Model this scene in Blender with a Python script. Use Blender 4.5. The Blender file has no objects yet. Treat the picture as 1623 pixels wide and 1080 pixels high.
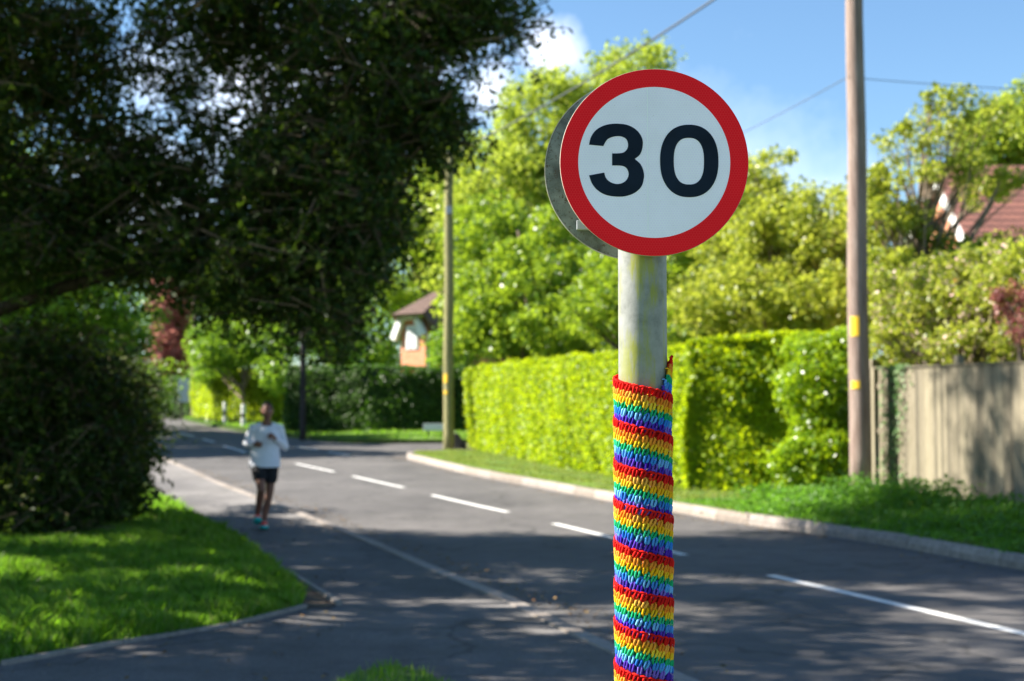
import bpy, bmesh, math, random
import numpy as np
from mathutils import Vector, Matrix
from mathutils.geometry import delaunay_2d_cdt, tessellate_polygon
random.seed(7)
RNG = np.random.default_rng(11)
PI = math.pi
col = bpy.context.scene.collection

# ------------------------------------------------------------------ camera frame
F, CX, CY, HY, H = 2254.0, 811.5, 540.0, 652.0, 1.55
PITCH = math.atan((HY - CY) / F)
cp, sp = math.cos(PITCH), math.sin(PITCH)

def ray(px, py):
    x, u = (px - CX) / F, -(py - CY) / F
    return (x, cp - u * sp, sp + u * cp)          # right, forward, up

def at(px, py, Y):                                # point of the place at depth Y seen there
    r = ray(px, py); k = Y / r[1]
    return Vector((r[0] * k, Y, H + r[2] * k))

def z0(Y):                                        # road level, rising gently in the distance
    t = max(0.0, Y - 20.0)
    return 1.45 * (1 - math.exp(-(t / 42.0) ** 1.6))

def gnd(px, py, dz=0.0):
    lo, hi = 1.0, 400.0
    for _ in range(60):
        m = (lo + hi) / 2
        p = at(px, py, m)
        if p.z > z0(m) + dz: lo = m
        else: hi = m
    p = at(px, py, lo)
    return (p.x, p.y)

# ------------------------------------------------------------------ tags
def tag(o, label=None, cat=None, group=None, kind=None):
    if label: o['label'] = label
    if cat: o['category'] = cat
    if group: o['group'] = group
    if kind: o['kind'] = kind
    return o

def thing(name, loc, label, cat, group=None, rz=0.0):
    o = bpy.data.objects.new(name, None); col.objects.link(o)
    o.location = loc; o.rotation_euler = (0, 0, rz); o.empty_display_size = 0.2
    return tag(o, label, cat, group)

def link(name, me, mat, parent=None, smooth=False):
    o = bpy.data.objects.new(name, me); col.objects.link(o)
    if mat is not None and len(me.materials) == 0: me.materials.append(mat)
    if smooth: me.polygons.foreach_set('use_smooth', np.ones(len(me.polygons), bool))
    if parent is not None:
        o.parent = parent
        o.matrix_parent_inverse = Matrix.Identity(4)
        # geometry is given in world coordinates: shift into the parent's frame
        root = parent
        M = Matrix.Identity(4)
        while root is not None:
            M = Matrix.Translation(root.location) @ Matrix.Rotation(root.rotation_euler.z, 4, 'Z') @ M
            root = root.parent
        me.transform(M.inverted())
    return o

# ------------------------------------------------------------------ mesh makers
def np_mesh(name, V, Fq):
    """V (n,3), Fq (m,k) uniform face size"""
    V = np.asarray(V, np.float32); Fq = np.asarray(Fq, np.int32)
    me = bpy.data.meshes.new(name)
    m, k = Fq.shape
    me.vertices.add(len(V)); me.vertices.foreach_set('co', V.ravel())
    me.loops.add(m * k); me.loops.foreach_set('vertex_index', Fq.ravel())
    me.polygons.add(m); me.polygons.foreach_set('loop_start', np.arange(0, m * k, k, dtype=np.int32))
    me.update(calc_edges=True)
    return me

class MB:
    def __init__(s): s.v = []; s.f = []
    def add(s, vs, fs):
        b = len(s.v); s.v += [tuple(v) for v in vs]; s.f += [tuple(i + b for i in f) for f in fs]; return s
    def box(s, c, size, R=None):
        x, y, z = [k / 2 for k in size]; c = Vector(c)
        vs = [Vector((i * x, j * y, k * z)) for i in (-1, 1) for j in (-1, 1) for k in (-1, 1)]
        if R is not None: vs = [R @ v for v in vs]
        return s.add([c + v for v in vs], [(0, 1, 3, 2), (4, 6, 7, 5), (0, 4, 5, 1), (2, 3, 7, 6), (0, 2, 6, 4), (1, 5, 7, 3)])
    def bar(s, a, b, w, h):                        # box between two points
        a, b = Vector(a), Vector(b); d = b - a; L = d.length; d.normalize()
        up = Vector((0, 0, 1)) if abs(d.z) < .95 else Vector((0, 1, 0))
        x = d.cross(up).normalized(); y = x.cross(d)
        R = Matrix((x, d, y)).transposed()
        return s.box((a + b) / 2, (w, L, h), R)
    def tube(s, pts, rad, n=8, cap=True):
        pts = [Vector(p) for p in pts]; m = len(pts)
        if not hasattr(rad, '__len__'): rad = [rad] * m
        vs = []; prev = None
        for i, p in enumerate(pts):
            t = (pts[min(i + 1, m - 1)] - pts[max(i - 1, 0)])
            if t.length < 1e-9: t = Vector((0, 0, 1))
            t.normalize()
            if prev is None: prev = Vector((1, 0, 0)) if abs(t.x) < .8 else Vector((0, 1, 0))
            a = (prev - t * prev.dot(t)).normalized(); prev = a; b = t.cross(a)
            for k in range(n):
                th = 2 * PI * k / n
                vs.append(p + (a * math.cos(th) + b * math.sin(th)) * rad[i])
        fs = [(i * n + k, i * n + (k + 1) % n, (i + 1) * n + (k + 1) % n, (i + 1) * n + k) for i in range(m - 1) for k in range(n)]
        if cap: fs += [tuple(range(n))[::-1], tuple((m - 1) * n + k for k in range(n))]
        return s.add(vs, fs)
    def lathe(s, prof, c, n=24, R=None):           # prof [(r,z)]
        vs = []; c = Vector(c)
        for r, z in prof:
            for k in range(n):
                v = Vector((r * math.cos(2 * PI * k / n), r * math.sin(2 * PI * k / n), z))
                vs.append(c + (R @ v if R is not None else v))
        m = len(prof)
        fs = [(i * n + k, i * n + (k + 1) % n, (i + 1) * n + (k + 1) % n, (i + 1) * n + k) for i in range(m - 1) for k in range(n)]
        fs += [tuple(range(n))[::-1], tuple((m - 1) * n + k for k in range(n))]
        return s.add(vs, fs)
    def ball(s, c, r, n=12, R=None):
        rx, ry, rz = r if hasattr(r, '__len__') else (r, r, r); c = Vector(c); vs = []; fs = []
        vs.append((0, 0, -rz))
        for i in range(1, n):
            a = PI * i / n - PI / 2
            for k in range(2 * n):
                b = PI * k / n
                vs.append((rx * math.cos(a) * math.cos(b), ry * math.cos(a) * math.sin(b), rz * math.sin(a)))
        vs.append((0, 0, rz)); m = 2 * n
        for k in range(m): fs.append((0, 1 + (k + 1) % m, 1 + k))
        for i in range(n - 2):
            for k in range(m): fs.append((1 + i * m + k, 1 + i * m + (k + 1) % m, 1 + (i + 1) * m + (k + 1) % m, 1 + (i + 1) * m + k))
        e = len(vs) - 1
        for k in range(m): fs.append((e, 1 + (n - 2) * m + k, 1 + (n - 2) * m + (k + 1) % m))
        vs = [Vector(v) for v in vs]
        if R is not None: vs = [R @ v for v in vs]
        return s.add([c + v for v in vs], fs)
    def prism(s, poly, d):                         # poly: coplanar points, d: extrusion vector
        n = len(poly); poly = [Vector(p) for p in poly]; d = Vector(d)
        return s.add(poly + [p + d for p in poly], [tuple(range(n)), tuple(range(2 * n - 1, n - 1, -1))] + [(i, i + n, (i + 1) % n + n, (i + 1) % n) for i in range(n)])
    def mesh(s, name='m'):
        me = bpy.data.meshes.new(name); me.from_pydata(s.v, [], s.f); me.update()
        bm = bmesh.new(); bm.from_mesh(me); bmesh.ops.recalc_face_normals(bm, faces=bm.faces); bm.to_mesh(me); bm.free()
        return me
    def build(s, name, mat, parent=None, smooth=False, bevel=0):
        o = link(name, s.mesh(name), mat, parent, smooth)
        if bevel:
            b = o.modifiers.new('bevel', 'BEVEL'); b.width = bevel; b.segments = 2; b.limit_method = 'ANGLE'
        return o

# ------------------------------------------------------------------ materials
class NT:
    def __init__(s, name):
        s.m = bpy.data.materials.new(name); s.m.use_nodes = True
        s.t = s.m.node_tree; s.t.nodes.clear()
        s.out = s.n('ShaderNodeOutputMaterial')
        s.b = s.n('ShaderNodeBsdfPrincipled'); s.l(s.b.outputs[0], s.out.inputs[0])
    def n(s, t, **k):
        o = s.t.nodes.new(t)
        for a, v in k.items():
            if a.startswith('i_'):
                key = a[2:]; key = int(key) if key.isdigit() else key.replace('_', ' ')
                o.inputs[key].default_value = v
            else: setattr(o, a, v)
        return o
    def l(s, a, b): s.t.links.new(a, b)
    def coord(s, scale=1.0, kind='Object'):
        c = s.n('ShaderNodeTexCoord'); m = s.n('ShaderNodeMapping')
        m.inputs['Scale'].default_value = (scale, scale, scale) if not hasattr(scale, '__len__') else scale
        s.l(c.outputs[kind], m.inputs[0]); return m.outputs[0]
    def noise(s, vec, scale, detail=4, rough=.55):
        o = s.n('ShaderNodeTexNoise'); o.inputs['Scale'].default_value = scale
        o.inputs['Detail'].default_value = detail; o.inputs['Roughness'].default_value = rough
        if vec is not None: s.l(vec, o.inputs['Vector'])
        return o.outputs['Fac']
    def ramp(s, fac, stops):
        r = s.n('ShaderNodeValToRGB'); e = r.color_ramp.elements
        while len(e) < len(stops): e.new(.5)
        for i, (p, c) in enumerate(stops): e[i].position = p; e[i].color = (*c, 1)
        s.l(fac, r.inputs[0]); return r.outputs[0]
    def mix(s, fac, a, b, mode='MIX'):
        m = s.n('ShaderNodeMix', data_type='RGBA', blend_type=mode)
        for v, i in ((fac, 0), (a, 6), (b, 7)):
            if hasattr(v, 'links'): s.l(v, m.inputs[i])
            elif hasattr(v, '__len__'): m.inputs[i].default_value = (*v, 1)
            else: m.inputs[i].default_value = v
        return m.outputs[2]
    def math(s, op, a, b=None, c=None):
        m = s.n('ShaderNodeMath', operation=op)
        for i, v in enumerate((a, b, c)):
            if v is None: continue
            if hasattr(v, 'links'): s.l(v, m.inputs[i])
            else: m.inputs[i].default_value = v
        return m.outputs[0]
    def col(s, c):
        if hasattr(c, 'links'): s.l(c, s.b.inputs['Base Color'])
        else: s.b.inputs['Base Color'].default_value = (*c, 1)
    def bump(s, h, strength=.3, dist=.01):
        b = s.n('ShaderNodeBump'); b.inputs['Strength'].default_value = strength; b.inputs['Distance'].default_value = dist
        s.l(h, b.inputs['Height']); s.l(b.outputs[0], s.b.inputs['Normal'])
    def rough(s, v): s.b.inputs['Roughness'].default_value = v
    def spec(s, v): s.b.inputs['Specular IOR Level'].default_value = v

def noisy(name, c1, c2, scale=8, rough=.8, bump=.2, dist=.01, c3=None, spec=.3, detail=5, metal=0):
    m = NT(name); v = m.coord()
    stops = [(.3, c1), (.7, c2)] if c3 is None else [(.25, c1), (.5, c2), (.75, c3)]
    m.col(m.ramp(m.noise(v, scale, detail), stops)); m.rough(rough); m.spec(spec)
    m.b.inputs['Metallic'].default_value = metal
    if bump: m.bump(m.noise(v, scale * 5, 3), bump, dist)
    return m.m

def leafmat(name, cols, trans, mixf=.45, rough=.5, spec=.35):
    m = NT(name)
    g = m.n('ShaderNodeNewGeometry')
    n = len(cols)
    c = m.ramp(g.outputs['Random Per Island'], [((i + .5) / n, cols[i]) for i in range(n)])
    m.col(c); m.rough(rough); m.spec(spec)
    if mixf > 0:
        t = m.n('ShaderNodeBsdfTranslucent')
        m.l(m.mix(.75, c, trans, 'MIX'), t.inputs[0])
        x = m.n('ShaderNodeMixShader'); x.inputs[0].default_value = mixf
        m.l(m.b.outputs[0], x.inputs[1]); m.l(t.outputs[0], x.inputs[2]); m.l(x.outputs[0], m.out.inputs[0])
    return m.m

M = {}
def asphalt(name, lo, hi):
    m = NT(name); v = m.coord()
    big = m.ramp(m.noise(v, .35, 5, .6), [(.3, lo), (.7, hi)])
    fine = m.ramp(m.noise(v, 90, 2, .7), [(.3, (.45, .45, .47)), (.55, (1, 1, 1)), (.8, (1.7, 1.65, 1.6))])
    c = m.mix(1.0, big, fine, 'MULTIPLY')
    vo = m.n('ShaderNodeTexVoronoi'); vo.feature = 'DISTANCE_TO_EDGE'; vo.inputs['Scale'].default_value = .28
    warp = m.n('ShaderNodeTexNoise'); warp.inputs['Scale'].default_value = 1.1; warp.inputs['Detail'].default_value = 6
    m.l(v, warp.inputs['Vector'])
    wv = m.n('ShaderNodeVectorMath', operation='MULTIPLY_ADD'); wv.inputs[1].default_value = (1.6, 1.6, 1.6)
    m.l(warp.outputs['Color'], wv.inputs[0]); m.l(v, wv.inputs[2]); m.l(wv.outputs[0], vo.inputs['Vector'])
    crack = m.ramp(vo.outputs['Distance'], [(0, (.3, .3, .3)), (.010, (1, 1, 1))])
    m.col(m.mix(1.0, m.mix(.8, c, m.mix(1.0, c, crack, 'MULTIPLY')), m.ramp(m.noise(v, 2.6, 6, .7), [(.3, (.72, .72, .72)), (.6, (1.08, 1.08, 1.08))]), 'MULTIPLY'))
    m.rough(.78); m.spec(.35); m.bump(m.noise(v, 120, 2), .5, .006)
    return m.m
M['road'] = asphalt('asphalt', (.078, .073, .071), (.135, .126, .121))
M['path'] = asphalt('path_asphalt', (.082, .077, .076), (.14, .132, .129))
M['paint'] = noisy('road_paint', (.5, .5, .49), (.74, .73, .70), 22, .6, .3, .003, c3=(.8, .79, .77))
m = NT('kerb_concrete'); v = m.coord(); g = m.n('ShaderNodeNewGeometry')
m.col(m.mix(1.0, m.ramp(g.outputs['Random Per Island'], [(0, (.20, .17, .145)), (.5, (.32, .28, .245)), (1, (.26, .23, .21))]),
            m.ramp(m.noise(v, 14, 6, .7), [(.25, (.5, .5, .48)), (.7, (1.15, 1.12, 1.1))]), 'MULTIPLY'))
m.rough(.9); m.bump(m.noise(v, 60, 3), .5, .01); M['kerb'] = m.m
M['ground'] = noisy('earth', (.035, .05, .012), (.07, .11, .02), 1.5, .95, .6, .05, c3=(.10, .085, .05))
M['verge'] = noisy('turf', (.035, .075, .010), (.075, .15, .016), 3, .95, .8, .04, c3=(.13, .13, .045))
M['soil'] = noisy('soil', (.07, .05, .033), (.24, .17, .12), 18, .95, .9, .03)
M['grass'] = leafmat('grass_blades', [(.04, .13, .008), (.07, .19, .010), (.10, .24, .014), (.13, .25, .03), (.27, .26, .10)], (.28, .56, .02), .5, .45, .3)
M['drygrass'] = leafmat('dry_verge_blades', [(.06, .13, .010), (.11, .19, .014), (.16, .22, .03), (.24, .24, .07), (.30, .27, .12)], (.35, .45, .06), .45, .5, .3)
M['weed'] = leafmat('weed_leaves', [(.05, .14, .012), (.08, .20, .015), (.12, .25, .02)], (.22, .48, .03), .45)
M['hedge'] = leafmat('hedge_leaves', [(.08, .17, .006), (.17, .29, .006), (.26, .38, .007), (.38, .47, .016), (.13, .23, .006), (.22, .30, .02)], (.66, .78, .008), .5, .42, .28)
M['laurel'] = leafmat('laurel_leaves', [(.08, .16, .006), (.13, .24, .008), (.19, .31, .008), (.27, .38, .012)], (.50, .68, .012), .45, .32, .5)
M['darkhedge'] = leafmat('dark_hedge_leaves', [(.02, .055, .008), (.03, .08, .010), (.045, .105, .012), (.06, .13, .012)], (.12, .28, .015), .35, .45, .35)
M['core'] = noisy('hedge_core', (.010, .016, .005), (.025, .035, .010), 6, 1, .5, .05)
M['yew'] = leafmat('yew_sprays', [(.009, .022, .004), (.016, .042, .005), (.032, .060, .007), (.11, .14, .018), (.014, .044, .006)], (.10, .17, .010), .32, .5, .2)
M['yewtwig'] = leafmat('yew_twigs', [(.05, .035, .02), (.11, .075, .045), (.20, .14, .085)], (.1, .08, .04), 0.0, .7, .2)
M['lime'] = leafmat('lime_leaves', [(.06, .12, .010), (.13, .21, .013), (.22, .31, .022), (.38, .43, .08)], (.56, .66, .06), .48, .42, .35)
M['maple'] = leafmat('maple_leaves', [(.04, .10, .008), (.09, .18, .010), (.15, .26, .014), (.26, .36, .03)], (.46, .62, .03), .46, .40, .45)
M['olive'] = leafmat('olive_leaves', [(.07, .12, .010), (.15, .21, .014), (.25, .31, .024), (.42, .43, .10)], (.60, .66, .06), .48, .42, .4)
M['midgreen'] = leafmat('mid_leaves', [(.04, .11, .010), (.08, .17, .012), (.12, .23, .016), (.19, .31, .03)], (.36, .58, .03), .45, .42, .4)
M['copper'] = leafmat('copper_leaves', [(.12, .03, .03), (.24, .08, .07), (.38, .18, .16)], (.55, .22, .18), .45)
M['pale'] = leafmat('blossom', [(.65, .48, .42), (.75, .62, .55), (.7, .45, .42)], (.8, .6, .5), .3, .6, .2)
M['bluegreen'] = leafmat('ivy_leaves', [(.08, .18, .05), (.14, .25, .09), (.26, .34, .18)], (.2, .42, .1), .35)
def barkmat(name, a, b, c, sc=(9, 9, 1.2)):
    m = NT(name); v = m.coord(sc)
    m.col(m.ramp(m.noise(v, 3, 6, .65), [(.3, a), (.5, b), (.72, c)])); m.rough(.85); m.spec(.2)
    m.bump(m.noise(v, 6, 5), .8, .02); return m.m
M['bark'] = barkmat('bark', (.05, .035, .022), (.11, .08, .055), (.19, .15, .11), (4, 4, 1.2))
M['yewbark'] = barkmat('yew_bark', (.015, .010, .008), (.035, .024, .017), (.06, .042, .03), (4, 4, 1.2))
M['twig'] = barkmat('pale_twigs', (.12, .085, .06), (.20, .15, .11), (.30, .24, .19), (4, 4, 2))
M['polewood'] = barkmat('pole_wood', (.13, .085, .07), (.25, .185, .155), (.40, .33, .29), (14, 14, .5))
M['polegreen'] = barkmat('weathered_pole_wood', (.15, .14, .06), (.24, .22, .10), (.34, .31, .17), (14, 14, .5))
M['poledark'] = barkmat('dark_pole_wood', (.02, .018, .02), (.04, .035, .035), (.09, .08, .08), (14, 14, .5))
M['board'] = None
m = NT('fence_boards'); v = m.coord((9, 9, .8)); g = m.n('ShaderNodeNewGeometry')
m.col(m.mix(1.0, m.ramp(g.outputs['Random Per Island'], [(0, (.09, .078, .055)), (.3, (.225, .195, .14)), (.55, (.13, .112, .08)), (1, (.275, .24, .17))]),
            m.ramp(m.noise(v, 4, 6, .7), [(.3, (.6, .6, .52)), (.7, (1.12, 1.1, 1.08))]), 'MULTIPLY'))
m.rough(.85); m.bump(m.noise(v, 8, 4), .6, .01); M['board'] = m.m
M['white'] = noisy('white_paint', (.66, .66, .64), (.82, .82, .80), 9, .5, .1)
M['brick'] = None
def brick(name, c1, c2, mort, sc=1.0):
    m = NT(name); v = m.coord(1.0)
    # use x+y as the horizontal axis so that every wall gets courses
    sx = m.n('ShaderNodeSeparateXYZ'); m.l(v, sx.inputs[0]); cb = m.n('ShaderNodeCombineXYZ')
    m.l(m.math('ADD', sx.outputs[0], sx.outputs[1]), cb.inputs[0]); m.l(sx.outputs[2], cb.inputs[1])
    b = m.n('ShaderNodeTexBrick'); m.l(cb.outputs[0], b.inputs['Vector'])
    b.inputs['Color1'].default_value = (*c1, 1); b.inputs['Color2'].default_value = (*c2, 1); b.inputs['Mortar'].default_value = (*mort, 1)
    b.inputs['Scale'].default_value = sc; b.inputs['Brick Width'].default_value = .225; b.inputs['Row Height'].default_value = .075
    b.inputs['Mortar Size'].default_value = .010
    m.col(m.mix(.35, b.outputs[0], m.mix(1., b.outputs[0], m.ramp(m.noise(v, 3, 5), [(.3, (.5, .5, .5)), (.7, (1.3, 1.3, 1.3))]), 'MULTIPLY')))
    m.rough(.85); return m.m
M['brick'] = brick('orange_brick', (.62, .20, .085), (.54, .16, .07), (.50, .34, .24))
M['tiles'] = None
def tile(name, c1, c2, row=.16):
    m = NT(name); v = m.coord(1.0)
    sx = m.n('ShaderNodeSeparateXYZ'); m.l(v, sx.inputs[0]); cb = m.n('ShaderNodeCombineXYZ')
    m.l(m.math('ADD', sx.outputs[0], sx.outputs[1]), cb.inputs[0]); m.l(sx.outputs[2], cb.inputs[1])
    b = m.n('ShaderNodeTexBrick'); m.l(cb.outputs[0], b.inputs['Vector'])
    b.inputs['Color1'].default_value = (*c1, 1); b.inputs['Color2'].default_value = (*c2, 1)
    b.inputs['Mortar'].default_value = (c1[0] * .3, c1[1] * .3, c1[2] * .3, 1); b.inputs['Scale'].default_value = 1
    b.inputs['Brick Width'].default_value = .17; b.inputs['Row Height'].default_value = row * .6; b.inputs['Mortar Size'].default_value = .10 * row
    m.col(m.mix(.5, b.outputs[0], m.mix(1., b.outputs[0], m.ramp(m.noise(v, 2.2, 5), [(.3, (.55, .55, .55)), (.7, (1.3, 1.25, 1.2))]), 'MULTIPLY')))
    m.rough(.85); m.bump(b.outputs['Fac'], -.4, .02); return m.m
M['tiles'] = tile('red_tiles', (.33, .135, .10), (.24, .10, .08), .30)
M['browntiles'] = tile('brown_tiles', (.20, .125, .095), (.16, .10, .08))
m = NT('window_glass'); m.col((.03, .04, .05)); m.rough(.08); m.spec(.6); M['glass'] = m.m
M['paleglass'] = noisy('net_curtained_glass', (.5, .52, .54), (.7, .71, .72), 4, .2, 0, spec=.6)
M['galv'] = noisy('galvanised', (.35, .36, .37), (.5, .51, .52), 30, .45, .1, metal=.6)
M['cable'] = noisy('cable', (.05, .055, .06), (.09, .095, .10), 20, .6, 0)
M['yellow'] = noisy('yellow_plate', (.75, .45, .02), (.85, .55, .04), 30, .5, 0)
M['boardface'] = noisy('notice_board_face', (.42, .50, .52), (.52, .60, .62), 5, .5, 0)
M['black'] = noisy('black_paint', (.012, .012, .014), (.025, .025, .027), 10, .5, 0)
M['stone'] = noisy('dark_stone', (.02, .018, .016), (.07, .06, .055), 5, .9, .8, .04)

# ------------------------------------------------------------------ geometry: setting
def region(name, poly, dz, mat, spacing=1.0, hfun=None, lim=None, kind='structure', drop=None):
    """sheet over a plan polygon following the road level; dz above it; edge skirt of depth drop"""
    P = [Vector((x, y)) for x, y in poly]
    dense = []
    for i, p in enumerate(P):
        q = P[(i + 1) % len(P)]; n = max(1, int((q - p).length / spacing)) if max(abs(p.x), abs(q.x)) < 45 else 1
        n = min(n, 400)
        for k in range(n): dense.append(p.lerp(q, k / n))
    n0 = len(dense)
    xs = [p.x for p in P]; ys = [p.y for p in P]
    def inside(x, y):
        c = False; j = len(P) - 1
        for i in range(len(P)):
            if (P[i].y > y) != (P[j].y > y) and x < (P[j].x - P[i].x) * (y - P[i].y) / (P[j].y - P[i].y) + P[i].x: c = not c
            j = i
        return c
    A = np.array([(p.x, p.y) for p in dense])
    inner = []
    x = max(min(xs), -30) + spacing * .5
    while x < min(max(xs), 30):
        y = max(min(ys), -8) + spacing * .5
        while y < min(max(ys), 110):
            if inside(x, y) and np.min(np.hypot(A[:, 0] - x, A[:, 1] - y)) > spacing * .45:
                inner.append(Vector((x + random.uniform(-.1, .1) * spacing, y + random.uniform(-.1, .1) * spacing)))
            y += spacing
        x += spacing
    pts = dense + inner
    r = delaunay_2d_cdt(pts, [(i, (i + 1) % n0) for i in range(n0)], [], 1, 1e-5)
    V = []
    for p in r[0]:
        d = float(np.min(np.hypot(A[:, 0] - p.x, A[:, 1] - p.y)))
        V.append((p.x, p.y, z0(p.y) + dz + (hfun(p.x, p.y, d) if hfun else 0)))
    Fc = [tuple(f) for f in r[2]]
    if drop:
        b = len(V); 
        for i in range(n0): V.append((V[i][0], V[i][1], V[i][2] - drop))
        Fc += [(i, (i + 1) % n0, b + (i + 1) % n0, b + i) for i in range(n0)]
    me = bpy.data.meshes.new(name); me.from_pydata(V, [], Fc); me.update()
    bm = bmesh.new(); bm.from_mesh(me)
    for f in bm.faces:
        f.normal_update()
        if f.normal.z < -0.3: f.normal_flip()
    bm.to_mesh(me); bm.free()
    o = link(name, me, mat, None, smooth=True); o['kind'] = kind
    return o

# ground sheet to the horizon
ys = [-60, -20, -8] + [i for i in range(-6, 140, 1)] + [160, 200, 300, 500, 900]
V = []; Fc = []
for y in ys:
    for x in (-900, -60, -20, 0, 20, 60, 900): V.append((x, y, z0(y) - .05))
for i in range(len(ys) - 1):
    for j in range(6): Fc.append((i * 7 + j, i * 7 + j + 1, (i + 1) * 7 + j + 1, (i + 1) * 7 + j))
tag(link('ground', np_mesh('ground', V, Fc), M['ground']), kind='structure')

G = lambda *p: [gnd(*q) for q in p]
# left kerb line (near to far)
KL = [(6.2, -8), (4.6, -3.5), (2.9, 2.0)] + G((960, 1030), (820, 960), (686, 905), (604, 869), (538, 842), (474, 815), (400, 788), (349, 768), (315, 752), (267, 731))
KL += [(-12.2, 44), (-17, 56), (-26, 70)]
# right kerb foot (near to far)
a, b = gnd(1623, 905), gnd(1430, 869)
sx, sy = a[0] - b[0], a[1] - b[1]
KR = [(a[0] + sx * 9, a[1] + sy * 9 + 1.5), (a[0] + sx * 3, a[1] + sy * 3)] + [a, b] + G((1319, 851), (1235, 838), (1152, 827), (1067, 811), (965, 794), (880, 778), (800, 763), (735, 750), (690, 739), (655, 730))
corner = KR[-1]
KR += [(corner[0] - .35, corner[1] + .9), (corner[0] - .15, corner[1] + 2.0), (corner[0] + .6, corner[1] + 2.9), (corner[0] + 2.2, corner[1] + 3.4), (corner[0] + 8, corner[1] + 3.6), (corner[0] + 20, corner[1] + 3.8), (62, corner[1] + 4)]
# far verge line (left-far to right)
FV = G((232, 652), (262, 658), (300, 668), (345, 678), (380, 684), (440, 691), (500, 698), (560, 703)) 
FV += [(FV[-1][0] + 4, FV[-1][1] + .3), (62, FV[-1][1] + .8)]

road_poly = [(60, -10)] + [(62, 60), (62, 120), (-80, 120)] + [(-80, KL[-1][1])] + KL[::-1] + [(6.5, -10)]
region('road', road_poly, 0.0, M['road'], 1.6)
path_poly = KL + [(-80, KL[-1][1]), (-80, -10), (6.2, -10)]
region('footpath', path_poly, .05, M['path'], 1.6, drop=.07)

def vh(x, y, d):
    return .10 + .30 * (1 - math.exp(-max(0, d - .35) / 3.4)) * (.18 + .82 / (1 + math.exp((y - 21.5) * 1.3))) * (1 if x > 2 else .35 + .3 * max(0, x + 2) / 4) + .015 * math.sin(x * 5 + y * 3)
KRin = []
for i, p in enumerate(KR):                             # inner edge of the kerb stones
    q0 = KR[max(0, i - 1)]; q1 = KR[min(len(KR) - 1, i + 1)]
    t = Vector((q1[0] - q0[0], q1[1] - q0[1])).normalized(); n = Vector((t.y, -t.x))
    KRin.append((p[0] + n.x * .15, p[1] + n.y * .15))
vr = region('verge', KRin + [(62, -10)], .01, M['verge'], .8, vh, drop=.2)
fv = region('verge', FV + [(62, 120), (-80, 120), (-80, 76), (FV[0][0] - 10, FV[0][1] + 4)], .02, M['verge'], 1.3, lambda x, y, d: .10 + .12 * min(1, d / 3), drop=.2)
GL = G((0, 1067), (60, 1054), (129, 1041), (276, 1019), (388, 998), (479, 973), (482, 955), (455, 922), (436, 907), (401, 877), (358, 847), (285, 806), (241, 782), (205, 764))
GL += [(-11.2, 36), (-14.8, 45), (-19.6, 57), (-28, 69), (-70, 69), (-70, 8.0), (-12, 7.6)]
region('lawn', GL, .06, M['verge'], .7, lambda x, y, d: .04 * min(1, d / .4) + .03 * math.sin(x * 1.3) * math.sin(y * .9) * min(1, d), drop=.06)
NV = [(-.90, 8.22), (-.72, 8.5), (-.50, 8.25), (0.3, 6.3), (1.3, 3.6), (2.0, 0), (3.4, -6), (-5, -6), (-3, 0), (-1.9, 4)]
region('verge', NV, .06, M['verge'], .5, lambda x, y, d: .05 * min(1, d / .4), drop=.06)
so = G((455, 920), (482, 957), (479, 974), (520, 975), (533, 969), (492, 942), (462, 921))
region('soil', so, .058, M['soil'], .3)

def kerbline(name, L, w, h, base, blk=.92, jit=.004, side=1, slope=.03):
    mb = MB(); P = [Vector((x, y)) for x, y in L]
    # resample
    acc = [0]
    for i in range(1, len(P)): acc.append(acc[-1] + (P[i] - P[i - 1]).length)
    def pos(s):
        for i in range(1, len(P)):
            if s <= acc[i]: return P[i - 1].lerp(P[i], (s - acc[i - 1]) / max(1e-6, acc[i] - acc[i - 1]))
        return P[-1]
    s = 0
    while s < min(acc[-1], 150) - .05:
        e = min(s + blk, acc[-1]); a = pos(s + .006); b = pos(e - .006); t = (b - a)
        if t.length < .05: s = e; continue
        t.normalize(); n = Vector((t.y, -t.x)) * side
        dz = random.uniform(-jit, jit); q = []
        for p in (a, b):
            zz = z0(p.y) + base + dz
            for (o, hh) in ((-.0, -.12), (0, h * .55), (slope, h), (w, h), (w, -.12)):
                r = p + n * o; q.append((r.x, r.y, zz + hh))
        mb.add(q, [(0, 1, 6, 5), (1, 2, 7, 6), (2, 3, 8, 7), (3, 4, 9, 8), (4, 3, 2, 1, 0), (5, 6, 7, 8, 9)])
        s = e
    o = mb.build(name, M['kerb']); o['kind'] = 'structure'; return o
kerbline('kerb', KR[:-2], .15, .14, 0)
kerbline('kerb', FV[:-1], .14, .12, 0, side=1)
kerbline('kerb', KL[1:], .13, .066, 0, side=-1, slope=.015)
ed = G((455, 920), (492, 943), (533, 970)); kerbline('path_edging', ed, .05, .085, 0, side=-1, slope=.005)
kerbline('path_edging', GL[:6], .05, .078, 0, side=1, slope=.005)

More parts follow.
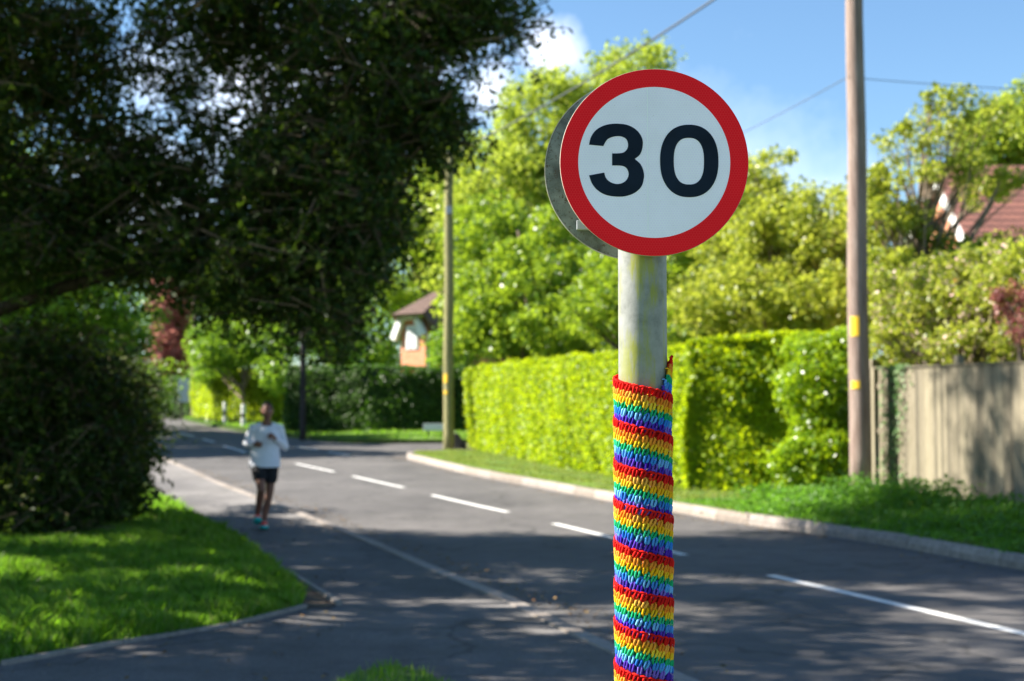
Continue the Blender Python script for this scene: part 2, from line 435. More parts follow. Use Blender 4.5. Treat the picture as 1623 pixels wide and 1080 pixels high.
# centre line dashes
def dash(name, A, B, w=.11):
    A = Vector(A); B = Vector(B); t = (B - A).normalized(); n = Vector((t.y, -t.x)) * w / 2; k = 8; V = []; Fc = []
    for i in range(k + 1):
        p = A.lerp(B, i / k)
        for s in (-1, 1): V.append((p.x + n.x * s, p.y + n.y * s, z0(p.y) + .005))
    for i in range(k): Fc.append((2 * i, 2 * i + 1, 2 * i + 3, 2 * i + 2))
    o = link(name, np_mesh(name, V, Fc), M['paint']); o['kind'] = 'structure'
p1 = gnd(1220, 912); p2 = gnd(1623, 1005); d = Vector(p2) - Vector(p1); d.normalize()
dash('road_marking', p1, Vector(p1) + d * 4.6)
for a, b in (((1085, 880), (878, 830)), ((805, 812), (685, 785)), ((640, 773), (560, 755)), ((530, 748), (470, 735)), ((435, 730), (408, 722)), ((390, 717), (355, 707)), ((340, 701), (322, 696)), ((308, 692), (285, 686)), ):
    dash('road_marking', gnd(*a), gnd(*b), .11)
for a, b in (((555, 722), (520, 716)), ((505, 713), (470, 708))): dash('road_marking', gnd(*a), gnd(*b), .10)

# ------------------------------------------------------------------ foliage
def leaves(C, size, aspect=.5, up=None, jitter=.35, normal=None, nb=0.0, rng=RNG):
    """one rhombus per centre; normal bias nb towards 'normal' (N,3)"""
    N = len(C)
    nn = rng.normal(size=(N, 3))
    if normal is not None: nn = nn / np.linalg.norm(nn, axis=1, keepdims=True) + normal * nb
    nn /= np.linalg.norm(nn, axis=1, keepdims=True) + 1e-9
    a = rng.normal(size=(N, 3))
    if up is not None: a = a + np.asarray(up)
    a -= nn * np.sum(a * nn, axis=1, keepdims=True); a /= np.linalg.norm(a, axis=1, keepdims=True) + 1e-9
    b = np.cross(nn, a)
    L = size * (1 + jitter * rng.uniform(-1, 1, (N, 1))) * .5
    W = L * aspect
    V = np.stack([C - a * L, C + b * W - a * L * .1, C + a * L, C - b * W - a * L * .1], 1).reshape(-1, 3)
    Fq = np.arange(4 * N).reshape(-1, 4)
    return V, Fq

def ellip(n, c, r, shell=0.5, rng=RNG):
    d = rng.normal(size=(n, 3)); d /= np.linalg.norm(d, axis=1, keepdims=True)
    rad = (shell ** 3 + (1 - shell ** 3) * rng.random((n, 1))) ** (1 / 3)
    return np.asarray(c) + d * rad * np.asarray(r)

def clumps(cent, n, r, flat=.75, rng=RNG):
    N = len(cent); 
    d = rng.normal(size=(N * n, 3)); d /= np.linalg.norm(d, axis=1, keepdims=True); d *= rng.random((N * n, 1)) ** .45
    rr = np.repeat(r * rng.uniform(.55, 1.35, (N, 1)), n, axis=0)
    d *= rr; d[:, 2] *= flat
    return np.repeat(cent, n, axis=0) + d

def limbs(mb, base, top, targets, r0, n_side=6, bend=.25, start=.35, tr=.02):
    base, top = Vector(base), Vector(top)
    ph = random.random() * 6
    def axis(t):
        p = base.lerp(top, t); L = (top - base).length
        return p + Vector((math.sin(t * 3 + ph) * .03 * L, math.cos(t * 4 + ph) * .03 * L, 0)) * t
    pts = [axis(i / 9) for i in range(10)]
    mb.tube(pts, [r0 * (1.25 if i == 0 else 1 - .82 * i / 9) for i in range(10)], 10)
    for tg in targets:
        tg = Vector(tg); h = (tg.z - base.z) / max(.1, (top.z - base.z))
        t = min(.95, max(start * .6, h * random.uniform(.45, .75)))
        s = axis(t); mid = s.lerp(tg, .5) + Vector((random.uniform(-1, 1), random.uniform(-1, 1), random.uniform(.0, .8))) * bend * (tg - s).length * .5
        q = []
        for i in range(7):
            u = i / 6; q.append(s * (1 - u) ** 2 + mid * 2 * u * (1 - u) + tg * u * u)
        rr = r0 * (1 - t) * .45 + tr
        mb.tube(q, [rr * (1 - .85 * i / 6) + .004 for i in range(7)], n_side, cap=False)

def tree(name, label, cat, blobs, mat, leaf=.12, per=70, clump=.45, base=None, r0=.18, group=None, n_limbs=40, bark='bark', aspect=.55,
         extra=None, flat=.75, nb=.5, shell=.5, trunk_top=None, seed=1, twig_mesh=None):
    """blobs: list of (centre, radii, number of clumps)"""
    random.seed(seed); rng = np.random.default_rng(seed * 13 + 5)
    C = np.concatenate([ellip(n, c, r, shell, rng) for c, r, n in blobs])
    allc = np.mean([list(b[0]) for b in blobs], axis=0)
    base = base if base is not None else (allc[0], allc[1], z0(allc[1]))
    root = thing(name, base, label, cat, group)
    tt = trunk_top if trunk_top is not None else (allc[0], allc[1], max(b[0][2] for b in blobs))
    mb = MB(); idx = rng.choice(len(C), min(n_limbs, len(C)), replace=False)
    limbs(mb, base, tt, [C[i] for i in idx], r0)
    mb.build('trunk', M[bark], root, smooth=True)
    L = clumps(C, per, clump, flat, rng)
    out = L - np.repeat(C, per, axis=0); out /= np.linalg.norm(out, axis=1, keepdims=True) + 1e-6; out[:, 2] += .5
    V, Fq = leaves(L, leaf, aspect, normal=out, nb=nb, rng=rng)
    keep = V.reshape(-1, 4, 3)[:, :, 2].min(1) > base[2] + .03
    V = V.reshape(-1, 4, 3)[keep].reshape(-1, 3); Fq = np.arange(len(V)).reshape(-1, 4)
    link('crown', np_mesh('crown', V, Fq), M[mat], root)
    if extra:
        for (nm, emat, frac, esz) in extra:
            k = int(len(L) * frac); E = L[rng.choice(len(L), k, replace=False)] + rng.normal(size=(k, 3)) * .03
            V, Fq = leaves(E, esz, .8, rng=rng); link(nm, np_mesh(nm, V, Fq), M[emat], root)
    return root

def B(px, py, Y, rx, ry=None, dep=None, n=60):
    """blob seen round pixel (px, py) at depth Y, radii in pixels, depth radius in metres"""
    ry = ry or rx; c = at(px, py, Y); s = Y / F
    return (tuple(c), (rx * s, dep if dep else max(rx, ry) * s, ry * s), n)

def hedge(name, label, line, height, thick, mat, leaf=.07, dens=900, group=None, wav=.08, topvar=.03, base_dz=.15, seed=1, hvar=None, both=True):
    """clipped hedge along a plan polyline; line = front face, body lies to its right (thick metres)"""
    rng = np.random.default_rng(seed)
    P = [Vector((x, y)) for x, y in line]
    root = thing(name, (P[0].x, P[0].y, z0(P[0].y)), label, 'hedge', group)
    core = MB(); Cs = []; Ns = []; KW = [(rng.uniform(-1, 1) * f_, rng.uniform(-1, 1) * f_, rng.uniform(0, 6), .75 / f_ ** .5) for f_ in (1.3, 1.9, 2.6, 3.7, 5.2, 7.1, 9.5, 13)]
    for i in range(len(P) - 1):
        a, b = P[i], P[i + 1]; t = (b - a); L = t.length; t.normalize(); n = Vector((-t.y, t.x))   # outward normal (left of travel)
        ha, hb = (height[i], height[i + 1]) if hasattr(height, '__len__') else (height, height)
        za, zb = z0(a.y) + base_dz, z0(b.y) + base_dz
        ins = .12
        q = []
        for p, h, zz in ((a + t * .1, ha, za), (b - t * .1, hb, zb)):
            for o, z in ((-ins, -.3), (-ins, h - .12), (-thick + ins, h - .12), (-thick + ins, -.3)):
                r = p + n * o; q.append((r.x, r.y, zz + z))
        core.add(q, [(0, 1, 5, 4), (1, 2, 6, 5), (2, 3, 7, 6), (3, 2, 1, 0), (4, 5, 6, 7)])
        def emit(cnt, f):
            u = rng.random(cnt); w = rng.random(cnt)
            hh = ha + (hb - ha) * u; zz = za + (zb - za) * u
            f(u, w, hh, zz, cnt)
        def face(u, w, hh, zz, cnt, side=1):
            s = u * L; zc = w * hh
            off = sum(wav * k_[3] * np.sin(s * k_[0] + zc * k_[1] + k_[2]) for k_ in KW) + rng.normal(size=cnt) * .045 + np.where(rng.random(cnt) < .06, rng.random(cnt) * .13, 0)
            off = np.clip(off, -.075, .20) - .02 - np.where(w > .93, (w - .93) * 1.5, 0)
            o = off if side == 1 else -thick - off
            X = a.x + t.x * s + n.x * o; Yy = a.y + t.y * s + n.y * o
            Cs.append(np.stack([X, Yy, zz + zc], 1)); Ns.append(np.tile([n.x * side, n.y * side, .25], (cnt, 1)))
        def top(u, w, hh, zz, cnt):
            s = u * L; o = -w * thick
            X = a.x + t.x * s + n.x * o; Yy = a.y + t.y * s + n.y * o
            Z = zz + hh + topvar * (np.sin(s * 2.3 + seed) + np.sin(o * 5 + s * 4)) + rng.normal(size=cnt) * .03
            Cs.append(np.stack([X, Yy, Z], 1)); Ns.append(np.tile([0, 0, 1.], (cnt, 1)))
        hm = (ha + hb) / 2
        emit(int(dens * L * hm), lambda *k: face(*k))
        if both: emit(int(dens * .35 * L * hm), lambda *k: face(*k, side=-1))
        emit(int(dens * L * thick * .8), top)
        ends = []
        if i == 0: ends.append((a, -t, za, ha))
        if i == len(P) - 2: ends.append((b, t, zb, hb))
        for (p, nn_, zz, h) in ends:
            cnt = int(dens * thick * h); w = rng.random(cnt) * h; o = -rng.random(cnt) * thick
            off = wav * np.sin(o * 3 + w * 2) * .7 + rng.normal(size=cnt) * .035 - .02
            Cs.append(np.stack([p.x + n.x * o + nn_.x * off, p.y + n.y * o + nn_.y * off, zz + w], 1)); Ns.append(np.tile([nn_.x, nn_.y, .25], (cnt, 1)))
    C = np.concatenate(Cs); Nn = np.concatenate(Ns)
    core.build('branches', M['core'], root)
    V, Fq = leaves(C, leaf, .55, normal=Nn, nb=1.0, rng=rng)
    link('foliage', np_mesh('foliage', V, Fq), M[mat], root)
    return root

# hedges ------------------------------------------------------------
hA = [(-1.25, 40.6), (0.4, 34.2), (1.85, 29.2), (3.04, 25.0)]
hA = hA[::-1]     # travel so that the road lies on the left of travel: from near to far the road is on the left
hedge('hedge', 'long bright lime green clipped hedge lit by the sun beside the grass verge', hA, [2.52, 2.47, 2.40, 2.25], 1.6, 'hedge', .075, 1500, 'garden hedges along the right kerb', seed=3, base_dz=.12)
hb0 = at(1086, 700, 24.9); hb1 = at(1292, 700, 23.6)
hedge('hedge', 'shaded face of tall clipped hedge between the bright hedge and the leafy laurel bush', [(hb0.x + 2.15, 24.9), (hb0.x + .02, 25.9)][::-1] and [(hb1.x + .2, 24.0), (hb0.x, 24.8)], [2.72, 2.58], 1.5, 'hedge', .08, 2300, 'garden hedges along the right kerb', seed=5, base_dz=.12, wav=.14)
# far dark hedge
fd0 = at(445, 690, 50); fd1 = at(760, 695, 49)
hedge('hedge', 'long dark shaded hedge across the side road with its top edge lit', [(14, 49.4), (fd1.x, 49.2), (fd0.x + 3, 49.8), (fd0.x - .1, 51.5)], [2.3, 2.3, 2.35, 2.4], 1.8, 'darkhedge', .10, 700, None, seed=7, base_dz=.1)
fe0 = at(472, 660, 62); fe1 = at(312, 660, 69)
hedge('hedge', 'bright sunlit hedge far down the road behind the black and white marker posts', [(fe0.x, 58.5), (fe1.x * .62 + fe0.x * .38, 62), (fe1.x, 68)], [2.1, 2.05, 1.9], 1.5, 'hedge', .10, 600, None, seed=9, base_dz=.3)
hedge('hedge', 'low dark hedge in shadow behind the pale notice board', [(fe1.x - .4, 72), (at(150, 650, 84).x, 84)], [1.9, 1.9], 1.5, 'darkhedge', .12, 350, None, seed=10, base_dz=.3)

GR = 'trees behind the right hand hedges'
# loose bush right of the dark hedge
tree('laurel_bush', 'loose leafy bright green bush between the clipped hedge and the wooden pole', 'bush',
     [B(1296, 600, 23.5, 60, 65, .7, 60), B(1312, 695, 23.5, 48, 70, .7, 60), B(1280, 738, 23.3, 50, 45, .5, 40), B(1325, 560, 23.9, 34, 45, .5, 30)],
     'laurel', .085, 190, .30, r0=.05, n_limbs=25, seed=21, nb=.9, base=(*at(1310, 700, 23.1)[:2], .3), trunk_top=at(1310, 600, 23.9))

# background trees, right
tree('lime_tree', 'tall pale yellow green tree rising behind the road sign', 'tree',
     [B(960, 190, 70, 90, 75, 3, 95), B(870, 200, 68, 90, 85, 3, 110), B(1010, 105, 71, 80, 28, 2, 26), B(800, 330, 66, 120, 110, 3.5, 190), B(930, 330, 68, 130, 120, 3.5, 190), B(860, 460, 66, 190, 90, 3.5, 200)],
     'lime', .26, 75, .95, r0=.4, n_limbs=90, seed=31, group=GR, base=(*at(890, 600, 68)[:2], 1.1), trunk_top=at(930, 200, 68))
tree('maple_tree', 'bright green round tree just behind the left end of the long hedge', 'tree',
     [B(820, 470, 50, 95, 90, 2.2, 120), B(900, 420, 52, 95, 100, 2.5, 120), B(780, 380, 53, 75, 70, 2, 80), B(860, 520, 48, 120, 50, 2, 80), B(760, 500, 49, 50, 60, 1.6, 40)],
     'maple', .19, 95, .62, r0=.25, n_limbs=70, seed=32, group=GR, base=(*at(850, 600, 51)[:2], .7))
tree('maple_tree', 'bright green tree directly behind the striped post and below the sign', 'tree',
     [B(990, 480, 44, 95, 75, 2, 95), B(1080, 440, 43, 95, 110, 2.4, 140), B(1010, 400, 45, 80, 70, 2, 60), B(1130, 510, 40, 90, 45, 1.8, 70)],
     'maple', .16, 95, .52, r0=.22, n_limbs=70, seed=33, group=GR, base=(*at(1050, 600, 43)[:2], .6))
tree('thorn_tree', 'olive green tree with ragged top left of the wooden pole', 'tree',
     [B(1170, 360, 40, 90, 90, 2.2, 95), B(1240, 420, 39, 110, 110, 2.4, 150), B(1300, 360, 38, 55, 75, 2, 40), B(1215, 290, 40, 55, 55, 1.2, 22), B(1300, 480, 37, 90, 60, 2, 90), B(1180, 480, 38, 110, 60, 2, 100)],
     'olive', .15, 80, .48, r0=.2, n_limbs=90, seed=34, group=GR, base=(*at(1230, 600, 39)[:2], .55), trunk_top=at(1235, 300, 39), bark='twig')
tree('thorn_tree', 'sparse ragged tree with bare twigs right of the wooden pole', 'tree',
     [B(1480, 180, 27, 70, 60, .7, 20), B(1440, 250, 27, 60, 60, .8, 18), B(1530, 200, 27, 55, 60, .7, 15), B(1400, 330, 27, 50, 70, 1, 46), B(1440, 355, 27.5, 45, 55, 1, 24), B(1560, 310, 28, 45, 22, .6, 12), B(1590, 395, 27, 45, 25, .6, 16), B(1510, 400, 27, 30, 35, .6, 14), B(1525, 265, 27, 32, 30, .6, 14), B(1600, 290, 27, 38, 24, .6, 12), B(1430, 420, 27, 70, 60, 1, 50), B(1385, 290, 27, 30, 30, .6, 14)],
     'olive', .10, 60, .25, r0=.065, n_limbs=120, seed=35, group=GR, base=(*at(1450, 600, 27)[:2], .6), trunk_top=at(1480, 250, 27), bark='twig', shell=.2)
tree('flowering_shrub', 'twiggy shrub with pale pink blossom spilling over the wooden fence', 'shrub',
     [B(1440, 470, 22.8, 75, 60, .8, 60), B(1530, 460, 21.6, 80, 65, .9, 75), B(1610, 450, 20.6, 75, 75, .9, 70), B(1450, 545, 22.3, 80, 42, .7, 45), B(1550, 550, 21.0, 80, 40, .7, 40), B(1640, 540, 20.2, 60, 50, .7, 40)],
     'olive', .075, 75, .23, r0=.07, n_limbs=190, seed=36, base=(*at(1540, 600, 21.6)[:2], .5), trunk_top=at(1530, 520, 21.8), bark='twig', extra=[('blossom', 'pale', .075, .065)], shell=.3)
tree('copper_shrub', 'dark red leaved shrub at the right edge above the fence', 'shrub',
     [B(1600, 480, 20.0, 26, 26, .3, 9), B(1622, 530, 19.6, 26, 22, .3, 9), B(1655, 480, 19.6, 40, 40, .4, 14)],
     'copper', .07, 60, .17, r0=.03, n_limbs=20, seed=37, base=(*at(1640, 600, 19.9)[:2], .45), bark='twig')
tree('lime_tree', 'pale green tree rising above the red roof at the right edge', 'tree',
     [B(1590, 220, 62, 70, 55, 2.5, 80), B(1660, 200, 62, 90, 80, 3, 110), B(1530, 260, 62, 40, 30, 1.5, 25), B(1640, 330, 62, 100, 80, 3, 80)],
     'lime', .24, 70, .8, r0=.3, n_limbs=50, seed=38, base=(*at(1640, 600, 62)[:2], 1), group=GR)
tree('maple_tree', 'mid green tree behind the half hipped brick house', 'tree',
     [B(660, 330, 98, 75, 80, 4, 110), B(720, 290, 96, 60, 80, 4, 80), B(640, 430, 98, 90, 80, 4, 110), B(735, 420, 96, 60, 90, 3, 80)],
     'maple', .34, 70, 1.2, r0=.4, n_limbs=60, seed=39, base=(*at(680, 620, 97)[:2], 1.3), group=GR)
tree('maple_tree', 'green bush filling the gap between the small brick house and the pole', 'tree',
     [B(735, 545, 56, 45, 45, 1.2, 40), B(710, 560, 57, 25, 22, 1, 16)],
     'midgreen', .17, 70, .55, r0=.15, n_limbs=20, seed=40, base=(*at(740, 620, 56)[:2], .9), group=GR)
# left background
GL_ = 'trees far down the road on the left'
tree('beech_tree', 'mid green tree left of the half hipped brick house above the dark hedge', 'tree',
     [B(535, 525, 70, 50, 60, 2.2, 80), B(480, 500, 66, 60, 70, 2.5, 80), B(560, 440, 76, 40, 40, 2.0, 40), B(520, 400, 72, 60, 60, 2.5, 60)],
     'midgreen', .22, 75, .8, r0=.25, n_limbs=50, seed=41, base=(*at(540, 620, 70)[:2], 1.1), group=GL_)
tree('beech_tree', 'leafy green tree hanging over the bright far hedge', 'tree',
     [B(350, 545, 60, 50, 45, 1.6, 70), B(420, 540, 60, 50, 50, 1.8, 70), B(390, 480, 62, 60, 50, 2, 70), B(440, 590, 58, 22, 25, .8, 18), B(335, 590, 62, 25, 18, .8, 14)],
     'midgreen', .18, 75, .6, r0=.075, n_limbs=16, seed=42, base=(*at(387, 660, 59)[:2], z0(59)), trunk_top=at(390, 500, 60), group=GL_, bark='twig')
tree('copper_beech', 'copper leaved tree left of the far wooden pole', 'tree',
     [B(278, 475, 84, 36, 48, 2, 80), B(270, 550, 84, 28, 52, 2, 70), B(295, 425, 84, 40, 34, 2, 50)],
     'copper', .28, 70, .75, r0=.2, n_limbs=30, seed=43, base=(*at(276, 650, 84)[:2], z0(84)), group=GL_)
tree('beech_tree', 'deep green tree glimpsed under the conifer at the left', 'tree',
     [B(170, 480, 52, 90, 80, 2.5, 90), B(90, 420, 52, 90, 80, 2.5, 80), B(190, 545, 52, 40, 50, 2, 36), B(0, 480, 52, 90, 90, 2.5, 60), B(210, 610, 60, 60, 40, 2, 40)],
     'midgreen', .18, 75, .7, r0=.22, n_limbs=50, seed=44, base=(-17.6, 52.5, z0(52.5)), group=GL_)
# backdrop row of trees closing the horizon
for i, (px, py, Y, w, h, sd, mt, lb) in enumerate((
        (600, 520, 108, 95, 95, 56, 'midgreen', 'distant mid green tree filling the gap left of the half hipped brick house'),
        (330, 480, 110, 110, 110, 51, 'midgreen', 'distant green tree above the far bend between the copper tree and the dark pole'),
        (1100, 420, 95, 130, 90, 52, 'olive', 'distant olive tree seen low behind the right edge of the sign'),
        (1350, 440, 90, 140, 90, 53, 'olive', 'distant tree behind the wooden pole'),
        (1560, 470, 85, 150, 100, 54, 'olive', 'distant tree behind the red roofed house'),
        (60, 500, 100, 160, 120, 55, 'midgreen', 'distant green tree behind the left conifer'))):
    tree('beech_tree', lb, 'tree', [B(px, py, Y, w, h, 4, 120), B(px, py + 110, Y, w * 1.2, 70, 4, 90)], mt, .36, 60, 1.3, r0=.4, n_limbs=30, seed=sd, base=(*at(px, 650, Y)[:2], z0(Y)), group='distant trees closing the view')

# ------------------------------------------------------------------ big dark conifer and bush, left
def conifer(name, label, blobs, base, top, seed, per=104, clump=.30, leaf=.095, cat='tree', r0=.26, nl=7):
    random.seed(seed); rng = np.random.default_rng(seed)
    C = np.concatenate([ellip(max(4, int(n * .62)), c, r, .25, rng) for c, r, n in blobs])
    root = thing(name, base, label, cat)
    mb = MB(); idx = rng.choice(len(C), min(nl, len(C)), replace=False)
    limbs(mb, base, top, [C[i] for i in idx], r0, tr=.006, bend=.35)
    mb.build('trunk', M['yewbark'], root, smooth=True)
    # short sprays: needles laid along drooping twigs
    N = len(C); k = per // 8
    st = np.repeat(C, k, axis=0) + rng.normal(size=(N * k, 3)) * clump * .55
    dr = rng.normal(size=(N * k, 3)); dr[:, 2] = dr[:, 2] * .5 - .35; dr /= np.linalg.norm(dr, axis=1, keepdims=True)
    ln = rng.uniform(.15, .42, (N * k, 1))
    u = np.tile(np.linspace(0, 1, 8), N * k)[:, None]
    P = np.repeat(st, 8, axis=0) + np.repeat(dr * ln, 8, axis=0) * u + rng.normal(size=(N * k * 8, 3)) * .022
    P[:, 2] -= (u[:, 0] ** 2) * .06
    V, Fq = leaves(P, leaf, .42, up=None, rng=rng, normal=np.tile([0, 0, 1.], (len(P), 1)), nb=.5)
    keep = V.reshape(-1, 4, 3)[:, :, 2].min(1) > base[2] + .05
    V = V.reshape(-1, 4, 3)[keep].reshape(-1, 3); Fq = np.arange(len(V)).reshape(-1, 4)
    link('crown', np_mesh('crown', V, Fq), M['yew'], root)
    # bare brown twigs
    s = rng.choice(len(st), len(st) // 3, replace=False)
    a = st[s] - dr[s] * .25; b = st[s] + dr[s] * ln[s]; w = np.cross(dr[s], [0, 1., 0]); w /= np.linalg.norm(w, axis=1, keepdims=True) + 1e-9; w *= .009
    mid = (a + b) / 2; w2 = np.cross(dr[s], w / .006) * .006
    V = np.stack([a + w, a - w, b - w * .4, b + w * .4, a + w2, a - w2, b - w2 * .4, b + w2 * .4], 1).reshape(-1, 3)
    Fq = (np.arange(len(s))[:, None, None] * 8 + np.array([[0, 1, 2, 3], [4, 5, 6, 7]])).reshape(-1, 4)
    link('twigs', np_mesh('twigs', V, Fq), M['yewtwig'], root)
    return root

yb = [ # px, py, Y, rx, ry, depth, n
 (770, 35, 15.5, 62, 45, .9, 34), (700, 20, 15.5, 75, 50, 1.1, 50), (720, -60, 15.5, 110, 60, 1.4, 90), (640, 50, 15.5, 70, 60, 1.2, 60), (690, 190, 15.2, 48, 42, .9, 50), (630, 150, 15.5, 70, 60, 1.2, 60),
 (560, 90, 15.8, 80, 80, 1.4, 46), (580, 235, 15.4, 62, 50, 1.2, 66), (566, 335, 15.3, 74, 50, 1.2, 86), (520, 413, 15.2, 86, 50, 1.2, 100), (470, 300, 15.8, 100, 90, 1.5, 140),
 (470, 180, 16.2, 80, 90, 1.4, 75), (440, 440, 15.6, 120, 50, 1.2, 100), (520, 512, 15.4, 60, 24, .9, 20), (350, 400, 16.2, 110, 60, 1.4, 100), (330, 250, 16.8, 130, 85, 1.6, 74),
 (300, 50, 17, 160, 75, 1.8, 84), (450, 20, 16.5, 120, 70, 1.6, 100), (200, 320, 17, 120, 80, 1.6, 110), (330, 150, 17.3, 130, 60, 1.2, 28), (100, 220, 17, 120, 120, 2, 150), (60, 60, 17, 140, 90, 2, 170), (60, 380, 16.5, 130, 60, 1.6, 130),
 (250, 410, 16.4, 90, 30, 1.2, 26), (-120, 250, 17, 150, 220, 2, 240)]
blobs = [B(*k[:3], k[3], k[4], k[5], k[6]) for k in yb]
# upper crown, unseen above the frame; two lobes added to shade the fence
blobs += [((-5.5, 17, 8.3), (4.2, 3.2, 1.2), 420), ((-6.5, 17.2, 9.6), (3.4, 3.0, 1.8), 330), ((-7, 17.5, 11.8), (2.2, 2.2, 1.7), 150), ((-7.5, 20.3, 12.2), (2.4, 2.1, 2.0), 230), ((-7.5, 19.4, 10.0), (2.0, 1.8, 1.6), 110), ((-10, 17, 6), (2.5, 3, 3), 200)]
conifer('yew_tree', 'huge dark evergreen tree hanging over the footpath and filling the upper left', blobs, (-7.2, 18.0, .1), (-6.9, 17.6, 11.5), 61)
bb = [(30, 600, 17.5, 130, 75, 1.3, 170), (130, 640, 18.5, 90, 75, 1.2, 150), (195, 690, 20, 44, 75, .9, 90), (205, 620, 22, 32, 55, .9, 44), (50, 730, 17.5, 130, 85, 1.3, 190), (150, 770, 18, 55, 60, .9, 70), (40, 810, 17, 130, 50, 1.1, 120), (-130, 700, 17.5, 110, 140, 1.4, 120)]
conifer('yew_bush', 'low dense dark evergreen bush at the left edge of the lawn', [B(*k[:3], k[3], k[4], k[5], k[6]) for k in bb], (*at(90, 800, 18)[:2], .1), at(60, 600, 18), 62, cat='bush', r0=.12, nl=20, per=128)

# trees left of the frame whose shade dapples the road
SG = 'roadside trees left of the footpath'
def shade(lb, x, y, h, r, n, seed, leaf=.17, per=90, flatz=1.0, zc=None):
    zc = zc or h * .66
    tree('ash_tree', lb, 'tree', [((x, y, zc), (r, r, h - zc), n), ((x + r * .4, y + .3, zc * .8), (r * .7, r * .8, h * .2), n // 2)], 'midgreen', leaf, per, .58, r0=.2, n_limbs=50, seed=seed, base=(x, y, 0.1 + z0(y)), group=SG)
shade('broad ash tree on the lawn left of the crossing path', -9.2, 11.9, 11.5, 2.9, 90, 71)
shade('ash tree beside the crossing path nearest the camera', -9.0, 8.9, 11.0, 2.1, 62, 72)
shade('ash tree on the lawn just before the evergreen bush', -10.5, 15.2, 12.0, 2.6, 82, 73)
shade('tall ash tree beyond the evergreen on the left side', -16.5, 41.5, 10.5, 2.8, 230, 74, .2)
shade('ash tree on the inside of the far bend', -18.5, 47.5, 11.5, 3.2, 240, 75, .22)
shade('small ash tree left of the far bend', -23, 55, 10, 3.6, 200, 76, .22)

# ------------------------------------------------------------------ grass and weeds
def inpoly(P, X, Y):
    P = np.asarray(P); c = np.zeros(len(X), bool); j = len(P) - 1
    for i in range(len(P)):
        cond = ((P[i, 1] > Y) != (P[j, 1] > Y)) & (X < (P[j, 0] - P[i, 0]) * (Y - P[i, 1]) / (P[j, 1] - P[i, 1] + 1e-12) + P[i, 0])
        c ^= cond; j = i
    return c
def dist_poly(P, X, Y):
    d = np.full(len(X), 1e9)
    P = np.asarray(P)
    for i in range(len(P)):
        a = P[i]; b = P[(i + 1) % len(P)]; ab = b - a; t = np.clip(((X - a[0]) * ab[0] + (Y - a[1]) * ab[1]) / (ab @ ab + 1e-9), 0, 1)
        d = np.minimum(d, np.hypot(X - a[0] - t * ab[0], Y - a[1] - t * ab[1]))
    return d
z0v = np.vectorize(z0)
def grass(name, poly, box, n, h, w, zf, label, seed=1, mat='grass', edge=.15, dmax=None, yexp=1.0):
    rng = np.random.default_rng(seed)
    X = rng.uniform(box[0], box[1], n); Y = box[2] + (box[3] - box[2]) * rng.random(n) ** yexp
    k = inpoly(poly, X, Y); X, Y = X[k], Y[k]; D = dist_poly(poly, X, Y)
    if dmax: k = D < dmax; X, Y, D = X[k], Y[k], D[k]
    cl = .5 + .5 * np.sin(X * 2.3 + 1.2 * np.sin(Y * 1.7)) * np.sin(Y * 2.9 + X)
    cl2 = .5 + .5 * np.sin(X * 6.1 + 2 * np.sin(Y * 4.3 + X)) * np.sin(Y * 7.7 + 1.5 * np.sin(X * 3.1)); hh = h * rng.uniform(.4, 1.4, len(X)) * (.35 + .5 * cl + .6 * cl2 ** 2)
    Z = zf(X, Y, D); a = rng.uniform(0, 2 * PI, len(X)); lean = rng.normal(size=(len(X), 2)) * .45
    bx, by = np.cos(a) * w / 2, np.sin(a) * w / 2
    p0 = np.stack([X - bx, Y - by, Z - .01], 1); p1 = np.stack([X + bx, Y + by, Z - .01], 1)
    m = np.stack([X + lean[:, 0] * hh * .35, Y + lean[:, 1] * hh * .35, Z + hh * .6], 1)
    m0 = m - np.stack([bx, by, 0 * bx], 1) * .7; m1 = m + np.stack([bx, by, 0 * bx], 1) * .7
    tp = np.stack([X + lean[:, 0] * hh, Y + lean[:, 1] * hh, Z + hh], 1)
    V = np.stack([p0, p1, m1, tp, m0], 1).reshape(-1, 3)
    o = link(name, np_mesh(name, V, np.arange(len(V)).reshape(-1, 5)), M[mat])
    return tag(o, label, 'grass', None, 'stuff')
lz = lambda X, Y, D: z0v(Y) + .06 + .04 * np.minimum(1, D / .4) + .03 * np.sin(X * 1.3) * np.sin(Y * .9) * np.minimum(1, D)
grass('grass', GL, (-6.5, -1.2, 8.5, 17), 170000, .10, .009, lz, 'short lawn grass in patches of sun and shade left of the footpath', 81)
grass('grass', GL, (-12, -2.5, 16, 34), 120000, .11, .014, lz, 'lawn grass under and behind the dark evergreen bush', 82)
grass('grass', NV, (-3, 3.2, 0, 8.7), 40000, .055, .008, lambda X, Y, D: .06 + .05 * np.minimum(1, D / .4), 'tuft of grass on the verge at the foot of the striped post', 83)
vz = lambda X, Y, D: z0v(Y) + .01 + np.array([vh(x, y, d) for x, y, d in zip(X, Y, D)])
VP = KRin + [(62, -10)]
grass('grass', VP, (-4, 9, 12, 44), 240000, .05, .012, vz, 'mown verge grass along the right kerb below the hedges', 84, 'drygrass', dmax=3.2)
grass('grass', FV + [(62, 120), (-80, 120), (-80, 76)], (-30, 8, 44, 90), 160000, .10, .03, lambda X, Y, D: z0v(Y) + .12 + .12 * np.minimum(1, D / 3), 'grass verge beyond the side road under the dark hedge', 85, dmax=5)

